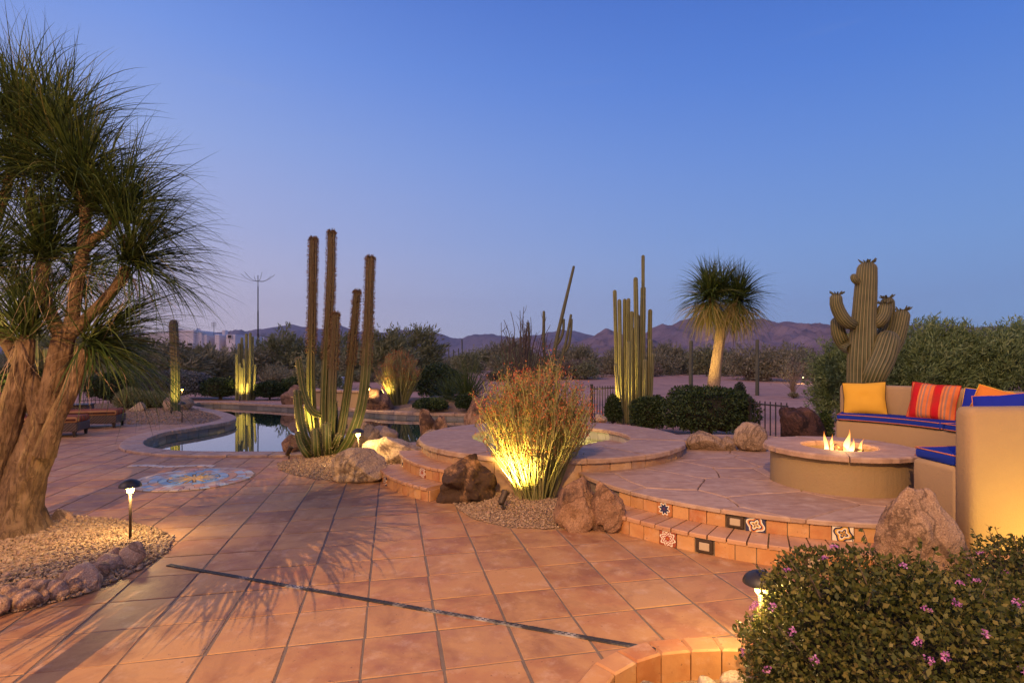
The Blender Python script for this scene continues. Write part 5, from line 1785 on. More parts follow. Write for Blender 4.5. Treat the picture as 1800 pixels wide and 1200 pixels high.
def bush(label, x0, x1, yt, yb, mat, n, size, seed, Y=None, zb=0.0, depth=1.0, name='shrub', cat='shrub', group=None, aspect=.5, lump=.18, freq=2.2, sq=1.0, up=.25, out=.6, core=.74, vol=.35, zlo=-.6):
    Yf = Y or F * (H - zb) / (yb - HY)
    rx = (x1 - x0) / 2 / F * Yf
    ry = rx * depth
    zt = H - (yt - HY) * Yf / F
    rz = (zt - zb) / 2 * 1.02
    X = ((x0 + x1) / 2 - CX) / F * Yf
    t = thing(name, label, cat, (X, Yf, zb), group=group)
    c = rz * .96
    V, Fa, A = bush_leaves(n, rx, ry, rz, seed, size, aspect, lump, freq, vol, out, up, zlo, sq)
    V = V + np.array((0, 0, c))
    V[:, 2] = np.maximum(V[:, 2], .005)
    obj('foliage', fastmesh('foliage', V, Fa, False, A), mat, t)
    if core:
        obj('shade_core', core_mesh(rx, ry, rz, seed, lump, freq, core, sq), M['inner'], t, (0, 0, c))
    obj('stems', stems_mesh(rx, ry, rz, 7, seed, .012 + rx * .012), M['twig'], t, (0, 0, c))
    return t
M['leaf_dark'] = foliage('leaf_dark', [(0.013, 0.023, 0.009), (0.029, 0.052, 0.017), (0.046, 0.075, 0.023), (0.072, 0.098, 0.033)], .5, .15)
M['leaf_green'] = foliage('leaf_green', [(0.025, 0.044, 0.014), (0.048, 0.081, 0.021), (0.075, 0.109, 0.030), (0.115, 0.144, 0.046)], .5, .2)
M['leaf_grey'] = foliage('leaf_grey', [(.05, .055, .05), (.10, .105, .10), (.17, .175, .175), (.23, .235, .24)], .8, .1)
M['leaf_olive'] = foliage('leaf_olive', [(0.098, 0.103, 0.044), (0.182, 0.190, 0.078), (0.268, 0.268, 0.122), (0.365, 0.342, 0.170)], .7, .2)
M['leaf_mesquite'] = foliage('leaf_mesquite', [(0.059, 0.095, 0.035), (0.126, 0.186, 0.064), (0.211, 0.275, 0.106), (0.317, 0.368, 0.157)], .6, .2)
M['leaf_scrub'] = foliage('leaf_scrub', [(0.114, 0.105, 0.060), (0.202, 0.189, 0.100), (0.289, 0.265, 0.146), (0.377, 0.329, 0.202)], .8, .15)
M['leaf_brown'] = foliage('leaf_brown', [(0.122, 0.092, 0.064), (0.208, 0.159, 0.111), (0.293, 0.233, 0.159)], .8, .1)

bush('large dark rounded hedge with small orange blossoms behind the spa', 1164, 1326, 680, 772, M['leaf_dark'], 15000, .062, 5, Y=11.0, depth=.8, sq=.82, lump=.10, name='hedge_shrub')
bush('low dark hedge at the foot of the cactus cluster', 1108, 1168, 698, 752, M['leaf_dark'], 6000, .055, 6, Y=11.6, depth=.9, sq=.85, lump=.1, name='hedge_shrub')
bush('small round shrub peeping above the large dark hedge', 1290, 1310, 670, 712, M['leaf_dark'], 1600, .05, 7, Y=19.0, lump=.14)
bush('green shrub at the left foot of the cactus cluster', 1064, 1092, 694, 746, M['leaf_dark'], 3000, .055, 8, Y=12.6, lump=.12)
bush('small shrub behind the cactus cluster', 1140, 1170, 694, 740, M['leaf_green'], 2500, .055, 9, Y=14.0, lump=.12)
bush('grey leaved mounded shrub beyond the pool bank', 252, 368, 650, 702, M['leaf_grey'], 9000, .085, 10, Y=21.5, depth=.7, lump=.12, sq=.9)
bush('dark green mounded shrub right of the grey one', 355, 420, 664, 703, M['leaf_dark'], 4500, .08, 11, Y=21.3, depth=.8, sq=.85, lump=.1)
bush('dark clipped shrub right of the floodlit cactus cluster', 447, 500, 670, 703, M['leaf_dark'], 4000, .08, 12, Y=21.2, depth=.8, sq=.85, lump=.1)
bush('bright green clipped shrub behind the spillway boulder', 494, 545, 662, 702, M['leaf_green'], 4000, .08, 13, Y=21.8, sq=.85, lump=.1)
bush('dark bluish shrub behind the loungers', 152, 240, 655, 704, M['leaf_dark'], 6500, .08, 14, Y=19.5, depth=.7, lump=.13)
bush('spiky low green shrub beside the small pale boulder', 208, 248, 687, 724, M['leaf_olive'], 3000, .16, 15, Y=16.6, aspect=.12, up=.9, lump=.12)
bush('second spiky low shrub at the foot of the lone cactus', 246, 294, 692, 720, M['leaf_olive'], 3200, .15, 16, Y=17.2, aspect=.12, up=.9, lump=.12)
bush('dark hedge far left behind the lounger backs', -30, 90, 640, 716, M['leaf_dark'], 6500, .085, 17, Y=15.5, depth=.6, lump=.12, name='hedge_shrub')
bush('dark rounded shrub with leathery leaves behind the rear pool bed', 728, 818, 638, 712, M['leaf_dark'], 8000, .09, 18, Y=19.8, lump=.2)
bush('low mounded green shrub on the rear pool bed', 727, 788, 700, 732, M['leaf_green'], 4500, .055, 19, Y=15.9, zb=.08, lump=.1)
bush('small dark shrub beside the tall reddish boulder', 800, 842, 692, 730, M['leaf_dark'], 3500, .06, 20, Y=15.6, zb=.08, lump=.12)
bush('shrub with red flowers beside the dark boulder and bench', 1440, 1462, 722, 766, M['leaf_green'], 1200, .05, 28, Y=8.8, zb=.2, lump=.2)
# small blossoms on the large hedge
hb = [o for o in COL.objects if o.name == 'hedge_shrub'][0]
M['blossom'] = emit('blossom', (.70, .30, .05), 0.0)
for (x, y) in ((1238, 690), (1245, 696), (1249, 704), (1252, 712), (1313, 732), (1243, 710)):
    w = P3(x, y, 10.75) - np.array(hb.location)
    r = np.random.default_rng(x)
    D_ = unit(r.normal(size=(7, 3)))
    V, Fa, A = leaves(np.tile(w, (7, 1)), D_, np.full(7, .035), np.full(7, .025), r)
    obj('blossom', fastmesh('blossom', V, Fa, False, A), M['blossom'], hb)

# feathery desert trees behind the bench
def feather_tree(label, x0, x1, yt, yb, mat, n, seed, Y, zb=0.0, name='mesquite_tree', cat='tree', group=None, size=.16, lump=.3, depth=.8):
    rx = (x1 - x0) / 2 / F * Y
    zt = H - (yt - HY) * Y / F
    rz = (zt - zb) * .56
    X = ((x0 + x1) / 2 - CX) / F * Y
    t = thing(name, label, cat, (X, Y, zb), group=group)
    r = np.random.default_rng(seed)
    cz = zt - zb - rz
    # sprays: a drooping spray of narrow leaflets around each twig tip
    k = n // 26
    d = dome_dirs(k, r, -.75)
    f = 1 + lump * fbm(d * 2.6 + seed, 3, seed)
    P = d * (f * (1 - .55 * r.random(k) ** 1.3))[:, None] * np.array((rx, rx * depth, rz))
    lean = unit(d * .6 + r.normal(0, .45, (k, 3)) + np.array((.35, 0, .55)))
    Q = np.repeat(P, 26, 0) + np.repeat(lean, 26, 0) * (r.random(k * 26) * size * 1.8)[:, None] + r.normal(0, size * .22, (k * 26, 3))
    D_ = unit(np.repeat(lean, 26, 0) + r.normal(0, .5, (k * 26, 3)))
    L = size * r.uniform(.35, .85, k * 26)
    V, Fa, A = leaves(Q, D_, L, L * .22, r)
    tone = np.repeat(np.repeat(r.random(k), 26), 4)
    V = V + np.array((0, 0, cz))
    V[:, 2] = np.maximum(V[:, 2], .02)
    obj('crown', fastmesh('crown', V, Fa, False, A * .5 + tone * .5), mat, t)
    limbs = []
    for q in range(6):
        a = r.uniform(0, 6.28)
        e = np.array((rx * .65 * math.cos(a), rx * depth * .65 * math.sin(a), cz + rz * r.uniform(0, .6)))
        limbs.append(([np.array((r.normal(0, .06), r.normal(0, .06), -.05)), e * np.array((.25, .25, .4)), e * np.array((.7, .7, .75)), e], [.05 + .012 * rx, .04, .025, .01]))
    trunk_part(t, 'trunk', M['twig'], limbs, np.zeros(3), .04)
    return t
feather_tree('wide feathery green mesquite right of the saguaro behind the bench', 1575, 1730, 572, 720, M['leaf_mesquite'], 52000, 3, 12.5)
feather_tree('feathery green mesquite at the far end behind the bench pillows', 1690, 1880, 578, 720, M['leaf_mesquite'], 52000, 4, 12.0)
feather_tree('smaller feathery mesquite left of the saguaro', 1436, 1530, 606, 730, M['leaf_mesquite'], 24000, 6, 13.5)
feather_tree('feathery mesquite tucked directly behind the saguaro trunk', 1520, 1620, 610, 730, M['leaf_mesquite'], 24000, 7, 14.0)

# ---- flowering shrub with upright wand-like stems (lit from below), and the one beyond the pool
M['wand'] = foliage('wand_stem', [(.20, .20, .06), (.28, .27, .09), (.36, .33, .13), (.27, .20, .10)], .5, .1)
M['wand_leaf'] = foliage('wand_leaf', [(.08, .09, .022), (.15, .15, .035), (.23, .20, .06)], .5, .25)
M['coral'] = foliage('coral_flower', [(.42, .07, .03), (.55, .13, .05), (.62, .22, .09), (.5, .30, .12)], .6, .25)
def wand_shrub(label, loc, hgt_, top_r, base_r, n, seed, thick=.0065, leafn=7, flo=14, reach=1.0):
    t = thing('wand_shrub', label, 'shrub', loc)
    r = np.random.default_rng(seed)
    st, lf, fl = [], [], []
    for k in range(n):
        a = r.uniform(0, 6.28)
        u = math.sqrt(r.random())
        b0 = np.array((base_r * u * math.cos(a), base_r * u * math.sin(a), -.02))
        hh = hgt_ * (1 - .30 * u * u) * r.uniform(.66, 1.06)
        sp = top_r * u * r.uniform(.75, 1.15)
        e = np.array((sp * math.cos(a + r.normal(0, .25)), sp * math.sin(a + r.normal(0, .25)), hh))
        pts = [b0]
        for q in (1, 2, 3, 4):
            tt = q / 4
            pts.append(b0 + (e - b0) * np.array((tt ** 1.15, tt ** 1.15, tt)) + r.normal(0, .016 * hgt_, 3) * tt)
        c = catmull(pts, hgt_ / 12)
        V, Fq = tube_arrays(c, np.linspace(thick * r.uniform(.8, 1.3), thick * .45, len(c)), 5)
        st.append((V, Fq, np.full(len(V), r.random())))
        tips = [(c[-1], unit(c[-1] - c[-3]))]
        for q in range(r.integers(2, 6)):
            i0 = r.integers(len(c) // 2, len(c) - 1)
            e2 = c[i0] + np.array((r.normal(0, .055), r.normal(0, .055), r.uniform(.10, .24))) * hgt_ / 1.5
            m_ = (c[i0] + e2) / 2 + np.array((r.normal(0, .012), r.normal(0, .012), -.01))
            c2 = np.array([c[i0], m_, e2])
            V, Fq = tube_arrays(c2, np.array((thick * .6, thick * .5, thick * .35)), 4)
            st.append((V, Fq, np.full(len(V), r.random())))
            tips.append((e2, unit(e2 - m_)))
        nl = int(leafn * r.uniform(.6, 1.4))
        idx = r.integers(len(c) // 3, len(c), nl)
        lf.append((c[idx], unit(r.normal(0, .7, (nl, 3)) + np.array((0, 0, .6)))))
        for p, d in tips:
            m = int(flo * r.uniform(.3, 1.3))
            if r.random() < .8:
                fl.append((p + r.normal(0, .018 * hgt_, (m, 3)) + d * (r.uniform(-.05, .02, m) * hgt_)[:, None], unit(r.normal(0, .8, (m, 3)) + d)))
            m2 = int(4 * r.uniform(.5, 1.5))
            lf.append((p + r.normal(0, .02 * hgt_, (m2, 3)) - d * .03, unit(r.normal(0, .6, (m2, 3)) + d)))
    V, Fq, A = join(st)
    obj('stems', fastmesh('stems', V, Fq, True, A), M['wand'], t)
    for nm, src, L, asp, mt in (('leaves', lf, .030, .32, M['wand_leaf']), ('flowers', fl, .022, .5, M['coral'])):
        P = np.concatenate([a for a, _ in src]); D_ = np.concatenate([b for _, b in src])
        LL = L * hgt_ / 1.45 * r.uniform(.6, 1.3, len(P))
        V, Fa, A = leaves(P, D_, LL, LL * asp, r, .1)
        obj(nm, fastmesh(nm, V, Fa, False, A), mt, t)
    return t
fx, fy = G(942, 882)
wand_shrub('floodlit wand-stemmed shrub tipped with coral flowers in the gravel bed', (fx, fy + .05, .05), 1.47, .68, .22, 430, 7, leafn=12, flo=10)
wand_shrub('distant wand-stemmed shrub with yellow lit stems beyond the pool', ((702 - CX) / F * 17.5, 17.5, .12), 1.72, .78, .25, 210, 8, thick=.011, leafn=9)
# grassy desert spoons
def spoon(label, x, yb, Y, L, n, seed, w=.02, zb=0.0):
    t = thing('desert_spoon', label, 'plant', ((x - CX) / F * Y, Y, zb))
    V, Fa, A = ribbons((0, 0, .12), n, L, w, 5, 85, .10, seed, 4, .06)
    obj('leaves', fastmesh('leaves', V, Fa, True, A), M['leaf_green'], t)
    V, Fa, A = ribbons((0, 0, .08), n // 3, L * .7, w, -15, 25, .3, seed + 1, 4, .06)
    obj('dry_leaves', fastmesh('dry_leaves', V, Fa, True, A), M['leaf_olive'], t)
    return t
spoon('spiky fountain-shaped green yucca behind the reddish boulder', 822, 720, 16.8, 1.45, 420, 31, .022, .15)
spoon('spiky grass-like plant beside the yucca', 790, 722, 17.4, 1.0, 260, 33, .02, .15)
spoon('small spiky plant behind the spillway wall', 607, 700, 20.5, .8, 200, 35, .02, 0)

# ---- lantana in the planter
M['leaf_lantana'] = foliage('leaf_lantana', [(.028, .038, .010), (.055, .068, .016), (.085, .095, .024), (.13, .125, .035), (.19, .16, .05)], .5, .3)
M['petal'] = foliage('lantana_petal', [(.34, .10, .32), (.48, .17, .46), (.62, .30, .58)], .6, .3)
def lantana(label, c, rx, ry, rz, n, seed, flowers):
    t = thing('lantana', label, 'shrub', c)
    V, Fa, A = bush_leaves(n, rx, ry, rz, seed, .027, .62, .16, 2.6, .38, .45, .3, -.55)
    parts = [(V, Fa, A)]
    r = np.random.default_rng(seed + 1)
    sh = []
    for k in range(46):                           # loose shoots breaking the outline
        d = dome_dirs(1, r, .0)[0]
        p = d * np.array((rx, ry, rz)) * .95
        e = p + unit(d + np.array((0, 0, .8)) + r.normal(0, .3, 3)) * r.uniform(.05, .15)
        Vt, Ft = tube_arrays(np.array([p, (p + e) / 2, e]), np.array((.003, .0025, .0015)), 4)
        sh.append((Vt, Ft, None))
        m = 9
        Pq = p + (e - p) * np.linspace(.3, 1, m)[:, None]
        parts.append(leaves(Pq, unit(r.normal(0, .8, (m, 3)) + (e - p) * 4), .028 * r.uniform(.7, 1.2, m), .017 * np.ones(m), r, .1))
    V, Fa, A = join(parts)
    V[:, 2] = np.maximum(V[:, 2], -rz * .9)
    obj('foliage', fastmesh('foliage', V, Fa, False, A), M['leaf_lantana'], t)
    Vt, Ft, _ = join(sh)
    obj('shoots', fastmesh('shoots', Vt, Ft, True), M['twig'], t, kind='stuff')
    obj('shade_core', core_mesh(rx, ry, rz, seed, .16, 2.6, .68), M['inner'], t)
    for k in range(flowers):
        while True:
            d = dome_dirs(1, r, .05)[0]
            if d[1] < .35:
                break
        p = d * np.array((rx, ry, rz)) * (1 + .16 * fbm(np.array([d * 2.6 + seed]), 3, seed)[0]) * 1.02
        nn_ = unit(d + np.array((0, 0, .3)))
        u = unit(np.cross(nn_, (0, 0, 1.0001))); v = np.cross(nn_, u)
        m = 24
        a = r.uniform(0, 6.28, m); q = .017 * np.sqrt(r.random(m))
        Pq = p + (np.cos(a) * q)[:, None] * u + (np.sin(a) * q)[:, None] * v + nn_ * (.012 - q * .5)[:, None]
        Vf, Ff, Af = leaves(Pq, unit(r.normal(0, .9, (m, 3)) + nn_ * .4), np.full(m, .0105), np.full(m, .0085), r)
        obj('flower', fastmesh('flower', Vf, Ff, False, Af), M['petal'], t)
    return t
lantana('large lantana bush with pink blossoms filling the planter corner', (1.62, 2.36, .18), .60, .52, .50, 30000, 17, 34)
lantana('lantana bush continuing along the foot of the yellow lit wall', (2.45, 2.62, .10), .52, .48, .40, 16000, 18, 12)
lantana('smaller lantana with loose sprigs against the yellow lit wall', (2.95, 3.12, .14), .34, .32, .36, 8000, 19, 10)
# ------------------------------------------------------------------ the desert beyond
def rock_face(name, cols, scale):
    m, nt, b = newmat(name)
    t = N(nt, 'ShaderNodeTexCoord').outputs['Object']
    n1 = noise(nt, t, scale, 8, .62)
    c = ramp(nt, n1, cols, [.3, .5, .7])
    n2 = noise(nt, t, scale * 9, 5, .6)
    c = mixc_(nt, ramp(nt, n2, [(0, 0, 0), (.6, .6, .6)], [.5, .66]), c, tuple(x * .55 for x in cols[0]))
    nt.links.new(c, b.inputs['Base Color'])
    b.inputs['Roughness'].default_value = 1.0
    b.inputs['Specular IOR Level'].default_value = 0.0
    bump(nt, b, n2, .6, 30.0)
    return m
M['mtn_far'] = rock_face('far_rock', [(.13, .11, .12), (.18, .15, .16), (.24, .20, .20)], .0009)
M['mtn_mid'] = rock_face('mid_rock', [(.15, .10, .095), (.25, .17, .155), (.37, .26, .23)], .0016)
M['mtn_mesa'] = rock_face('mesa_rock', [(.20, .14, .11), (.32, .235, .18), (.46, .36, .28)], .0016)
def mountains(name, label, prof, D, mat, seed, depth=.42, amp=.35, freq=700.0, cols=420, rows=44):
    prof = sorted(prof)
    pxs = np.linspace(prof[0][0], prof[-1][0], cols)
    py = np.interp(pxs, [p[0] for p in prof], [p[1] for p in prof])
    X = (pxs - CX) / F * D
    zr = np.maximum(0, H + (HY - py) * D / F)
    zr = zr + D * .0016 * fbm(np.stack((pxs / 9.0, np.full(cols, seed * 1.3), np.zeros(cols)), -1), 4, seed)
    ed = np.minimum(1, np.minimum(np.arange(cols), np.arange(cols)[::-1]) / 14.0)
    zr = zr * ed
    v = np.concatenate((np.linspace(0, 1, rows), np.linspace(1.12, 1.6, 5)))
    sh = np.where(v <= 1, v ** 1.25, np.clip(1 - (v - 1) * 1.7, 0, 1))
    XX, VV = np.meshgrid(X, v, indexing='ij')
    ZR = np.repeat(zr[:, None], len(v), 1)
    YY = D * (1 - depth) + VV * D * depth
    q = np.stack((XX / freq, YY / freq, np.zeros_like(XX)), -1).reshape(-1, 3)
    wrp = fbm(q * .7 + 5, 2, seed + 7)
    q2 = q + np.stack((wrp, wrp * .6, wrp * 0), -1) * .6
    rid = (1 - np.abs(fbm(q2, 6, seed)) * 1.7).reshape(XX.shape)
    env = np.clip(1 - np.abs(VV - .55) / .55, 0, 1)
    Z = ZR * np.repeat(sh[None], cols, 0) * (1 - amp * env) + ZR * amp * 1.15 * env * rid
    Z = np.where(VV <= .999, np.minimum(Z, ZR * (.35 + .65 * VV ** .8)), Z)
    Z = np.where((VV < .02) | (VV > 1.58), -25, Z)
    V = np.stack((XX, YY, Z), -1).reshape(-1, 3)
    k = len(v)
    i, j = np.meshgrid(np.arange(cols - 1), np.arange(k - 1), indexing='ij')
    Fa = np.stack((i * k + j, (i + 1) * k + j, (i + 1) * k + j + 1, i * k + j + 1), -1).reshape(-1, 4)
    o = struct(obj(name, fastmesh(name, V, Fa, True), mat))
    o['label'] = label
    return o
mountains('distant_hills', 'long blue mountain range on the far horizon', [(60, 606), (150, 600), (255, 590), (300, 577), (318, 574), (345, 582), (395, 585), (440, 581), (480, 576), (515, 570), (545, 576), (575, 577), (597, 568), (612, 575), (640, 582), (680, 584), (700, 579), (740, 582), (775, 585), (812, 592), (840, 587), (868, 583), (905, 590), (945, 584), (985, 578), (1020, 583), (1060, 592), (1120, 600), (1250, 612)], 9000, M['mtn_far'], 3, freq=1500.0)
mountains('brown_hills', 'purplish brown rugged mountains across the desert', [(820, 628), (868, 612), (910, 600), (935, 590), (965, 596), (1000, 601), (1040, 590), (1065, 575), (1085, 583), (1115, 598), (1135, 586), (1150, 573), (1164, 567), (1180, 571), (1205, 561), (1235, 556), (1262, 560), (1300, 562), (1330, 557), (1352, 559), (1378, 563), (1402, 565), (1420, 561), (1450, 566), (1490, 576), (1530, 585), (1600, 604), (1660, 622)], 5600, M['mtn_mid'], 8, freq=620.0)
mountains('cone_hill', 'small dark conical hill before the brown mountains', [(1340, 634), (1372, 616), (1392, 597), (1405, 588), (1418, 597), (1436, 606), (1465, 614), (1520, 632)], 3900, M['mtn_mid'], 12, freq=300.0, cols=160)
mountains('little_hill', 'small dark hill before the far blue range', [(430, 632), (465, 610), (486, 596), (495, 590), (505, 597), (530, 612), (570, 632)], 6000, M['mtn_mid'], 13, freq=400.0, cols=120)
mountains('mesa', 'pale banded mesa on the right horizon', [(1540, 626), (1580, 600), (1620, 586), (1645, 577), (1672, 574), (1705, 576), (1730, 571), (1765, 570), (1800, 572), (1860, 571), (1960, 576), (2100, 600)], 6600, M['mtn_mesa'], 17, freq=900.0, cols=260)
mountains('blue_hump', 'faint blue hill behind the mesa', [(1540, 600), (1590, 572), (1620, 567), (1660, 569), (1700, 580), (1760, 600)], 9800, M['mtn_far'], 19, freq=900.0, cols=120)

# scrub: a few shared bushes copied over the desert
protos = []
rr = np.random.default_rng(77)
for k, (mt, wide, high) in enumerate((('leaf_scrub', 1.5, 1.0), ('leaf_olive', 1.6, 1.35), ('leaf_brown', 1.3, .75), ('leaf_scrub', 1.8, 1.5), ('leaf_olive', 1.4, 1.0), ('leaf_brown', 1.6, 1.0))):
    V, Fa, A = bush_leaves(2600, wide, wide, high, 200 + k, .34, .22, .35, 2.6, .6, .4, .6, -.7)
    V = V + np.array((0, 0, high * .8)); V[:, 2] = np.maximum(V[:, 2], .0)
    protos.append((fastmesh('scrub_foliage', V, Fa, False, A), M[mt], stems_mesh(wide, wide, high, 6, 300 + k, .03), high))
def scrub(x, y, s, k, label, group, name='desert_scrub'):
    z = float(gz(np.array([x]), np.array([y]))[0]) - .05
    me, mt, sm, high = protos[k]
    t = thing(name, label, 'shrub', (x, y, z), rnd.uniform(0, 6.28), group)
    t.scale = (s * rnd.uniform(.85, 1.2), s * rnd.uniform(.85, 1.2), s * rnd.uniform(.8, 1.2))
    obj('foliage', me, mt, t)
    if y < 70:
        obj('stems', sm, M['twig'], t, (0, 0, high * .8))
n_s = 0
while n_s < 230:
    y = 42 + 95 * rnd.random() ** 1.4
    x = rnd.uniform(-1.0, 1.0) * y * .98
    if -.68 < x / y < -.44 and (y > 50 or rnd.random() < .5):
        continue
    # the cleared sand reaches back furthest in the middle and on the right
    front = 41 if x > 3 else 36
    if y < front + 2.5 * abs(math.sin(x * .31)):
        continue
    scrub(x, y, rnd.uniform(.62, 1.15) * (1.0 if y < 60 else 1.2), rnd.randrange(6), 'olive brown creosote scrub on the desert flat', 'desert scrub beyond the cleared sand')
    n_s += 1
# belts of scrub nearer on the left
for k in range(46):
    x, y = rnd.uniform(-34, -4.5), rnd.uniform(25.5, 38)
    if abs(x) > y * 1.0:
        continue
    scrub(x, y, rnd.uniform(.24, .36) if -.68 < x / y < -.46 else rnd.uniform(.38, .6), rnd.choice((1, 0, 4, 0, 5)), 'grey green scrub beyond the pool fence', 'scrub just beyond the pool fence')
# the far mass of scrub, too far to tell apart
parts = []
for k in range(1500):
    y = 130 + 1100 * rr.random() ** 2
    x = rr.uniform(-1.05, 1.05) * y
    s = rr.uniform(1.4, 2.8)
    m = 34
    d = dome_dirs(m, rr, -.2)
    P = d * s * np.array((1.25, 1.25, .72)) * (.5 + .5 * rr.random((m, 1))) + np.array((x, y, .5))
    V, Fa, A = leaves(P, unit(rr.normal(0, 1, (m, 3)) + np.array((0, 0, .5))), np.full(m, 1.2), np.full(m, .55), rr)
    parts.append((V, Fa, A))
V, Fa, A = join(parts)
o = obj('far_scrub', fastmesh('far_scrub', V, Fa, False, A), M['leaf_scrub'], kind='stuff')
o['label'] = 'mass of desert scrub stretching to the mountains'

# desert trees one can tell apart
for i, (x0, x1, yt, Y, mt) in enumerate(((655, 705, 598, 38, 'leaf_olive'), (690, 765, 590, 42, 'leaf_olive'), (462, 540, 594, 46, 'leaf_olive'), (405, 470, 630, 44, 'leaf_scrub'), (560, 640, 600, 48, 'leaf_olive'), (330, 400, 632, 36, 'leaf_scrub'), (270, 335, 634, 33, 'leaf_scrub'), (180, 262, 604, 34, 'leaf_olive'),
                                        (60, 150, 596, 33, 'leaf_olive'), (1000, 1050, 622, 60, 'leaf_scrub'), (1150, 1200, 618, 58, 'leaf_scrub'), (1350, 1420, 622, 56, 'leaf_scrub'), (870, 930, 616, 50, 'leaf_scrub'))):
    feather_tree(('tall palo verde rising behind the rear pool bed', 'broad palo verde left of the far paired saguaros', 'broad palo verde right of the antenna mast', 'scrubby tree at the foot of the antenna mast', 'palo verde behind the tall columnar cactus', 'scrubby tree before the white house wall', 'scrubby tree behind the lone pool cactus', 'palo verde behind the low spiky shrubs', 'palo verde seen through the ponytail palm trunks', 'scrubby tree between the leaning cactus and the cactus cluster', 'scrubby tree left of the lit palm skirt', 'scrubby tree below the conical hill', 'scrubby tree behind the bare ocotillo')[i],
                 x0, x1, yt, 660, M[mt], 5200, 400 + i, Y, size=.62, name='palo_verde_tree', group='desert trees on the flat', lump=.35)

# slender young saguaros on the cleared sand and far ones on the flat
def simple_saguaro(label, x, yt, Y, rpx, arms_=(), name='saguaro', group=None, ybase=None):
    z = float(gz(np.array([(x - CX) / F * Y]), np.array([Y]))[0]) - .1
    t = thing(name, label, 'cactus', ((x - CX) / F * Y, Y, z), group=group)
    b = np.array(t.location)
    top = P3(x, yt, Y)
    c1 = Y / F
    base = np.array((top[0], Y, z))
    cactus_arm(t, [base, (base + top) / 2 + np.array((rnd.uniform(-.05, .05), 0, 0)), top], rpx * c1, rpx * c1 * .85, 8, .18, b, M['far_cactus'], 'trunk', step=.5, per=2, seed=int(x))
    for (ax, ay, at_) in arms_:
        p0 = P3(x, ay, Y); p1 = P3(x + ax * .8, ay - abs(ax) * .5, Y); p2 = P3(x + ax, (ay + at_) / 2, Y); p3 = P3(x + ax, at_, Y)
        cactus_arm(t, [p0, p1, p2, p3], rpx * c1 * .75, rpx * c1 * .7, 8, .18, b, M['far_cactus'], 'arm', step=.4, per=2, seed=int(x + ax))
    return t
simple_saguaro('slender grey cactus pole under the left of the palm skirt', 1215, 598, 22.0, 4.0)
simple_saguaro('slender grey cactus pole right of the desert-edge palm', 1331, 596, 24.0, 3.6)
simple_saguaro('thin cactus pole directly behind the pale palm trunk', 1264, 600, 22.5, 3.0)
simple_saguaro('small saguaro with two arms beside the slender pole', 1334, 637, 52, 2.6, ((-14, 652, 640), (8, 652, 641)))
far = [(752, 587, 90, 1.6, ((8, 612, 594),)), (812, 596, 120, 1.2, ()), (789, 610, 130, 1.1, ()), (797, 614, 140, 1.0, ()), (806, 612, 140, 1.0, ()), (776, 616, 150, 1.0, ()), (782, 618, 150, .9, ()), (870, 603, 110, 1.1, ()), (508, 583, 100, 1.2, ()), (868, 612, 150, .9, ()), (824, 620, 160, .9, ()), (1429, 611, 80, 1.9, ((-4, 640, 622), (4, 636, 618))), (1409, 625, 85, 1.3, ((-9, 650, 642), (7, 650, 642))), (1029, 612, 110, 1.0, ()), (1015, 622, 120, .9, ()), (1177, 640, 120, .9, ()), (1006, 626, 120, .9, ()), (667, 612, 120, 1.0, ()), (1445, 630, 110, .9, ())]
for k, f_ in enumerate(far):
    simple_saguaro('distant saguaro standing on the desert flat', *f_, name='saguaro', group='distant saguaros')

# thin bare sapling and little shrub on the sand
sp = thing('bare_sapling', 'thin twiggy sapling on the cleared sand left of the bench', 'shrub', ((1394 - CX) / F * 22.5, 22.5, 0))
parts = []
rr = np.random.default_rng(15)
for k in range(30):
    a = rr.uniform(0, 6.28); s = rr.uniform(.1, .75)
    e = np.array((s * math.cos(a), s * math.sin(a), rr.uniform(.7, 1.55)))
    V, Fq = tube_arrays(np.array([(0, 0, 0), e * np.array((.2, .2, .45)) + rr.normal(0, .03, 3), e]), np.array((.02, .013, .006)), 4)
    parts.append((V, Fq, None))
V, Fq, _ = join(parts)
obj('branches', fastmesh('branches', V, Fq, True), M['bark_pale'], sp)
P = np.concatenate([np.array((0, 0, 1.1)) + rr.normal(0, .42, (700, 3)) * np.array((1, 1, .55))])
V, Fa, A = leaves(P, unit(rr.normal(0, 1, (700, 3))), np.full(700, .09), np.full(700, .03), rr)
obj('foliage', fastmesh('foliage', V, Fa, False, A), M['leaf_scrub'], sp)
bush('grey tussock at the foot of the thin sapling', 1388, 1402, 692, 708, M['leaf_scrub'], 600, .12, 51, Y=22.0, aspect=.12, up=1.0)
bush('dark low shrub on the sand beside the bench end', 1434, 1462, 676, 700, M['leaf_dark'], 1800, .09, 52, Y=22.5)
bush('little rounded shrub at the edge of the cleared sand', 1428, 1448, 664, 680, M['leaf_brown'], 900, .12, 53, Y=34)

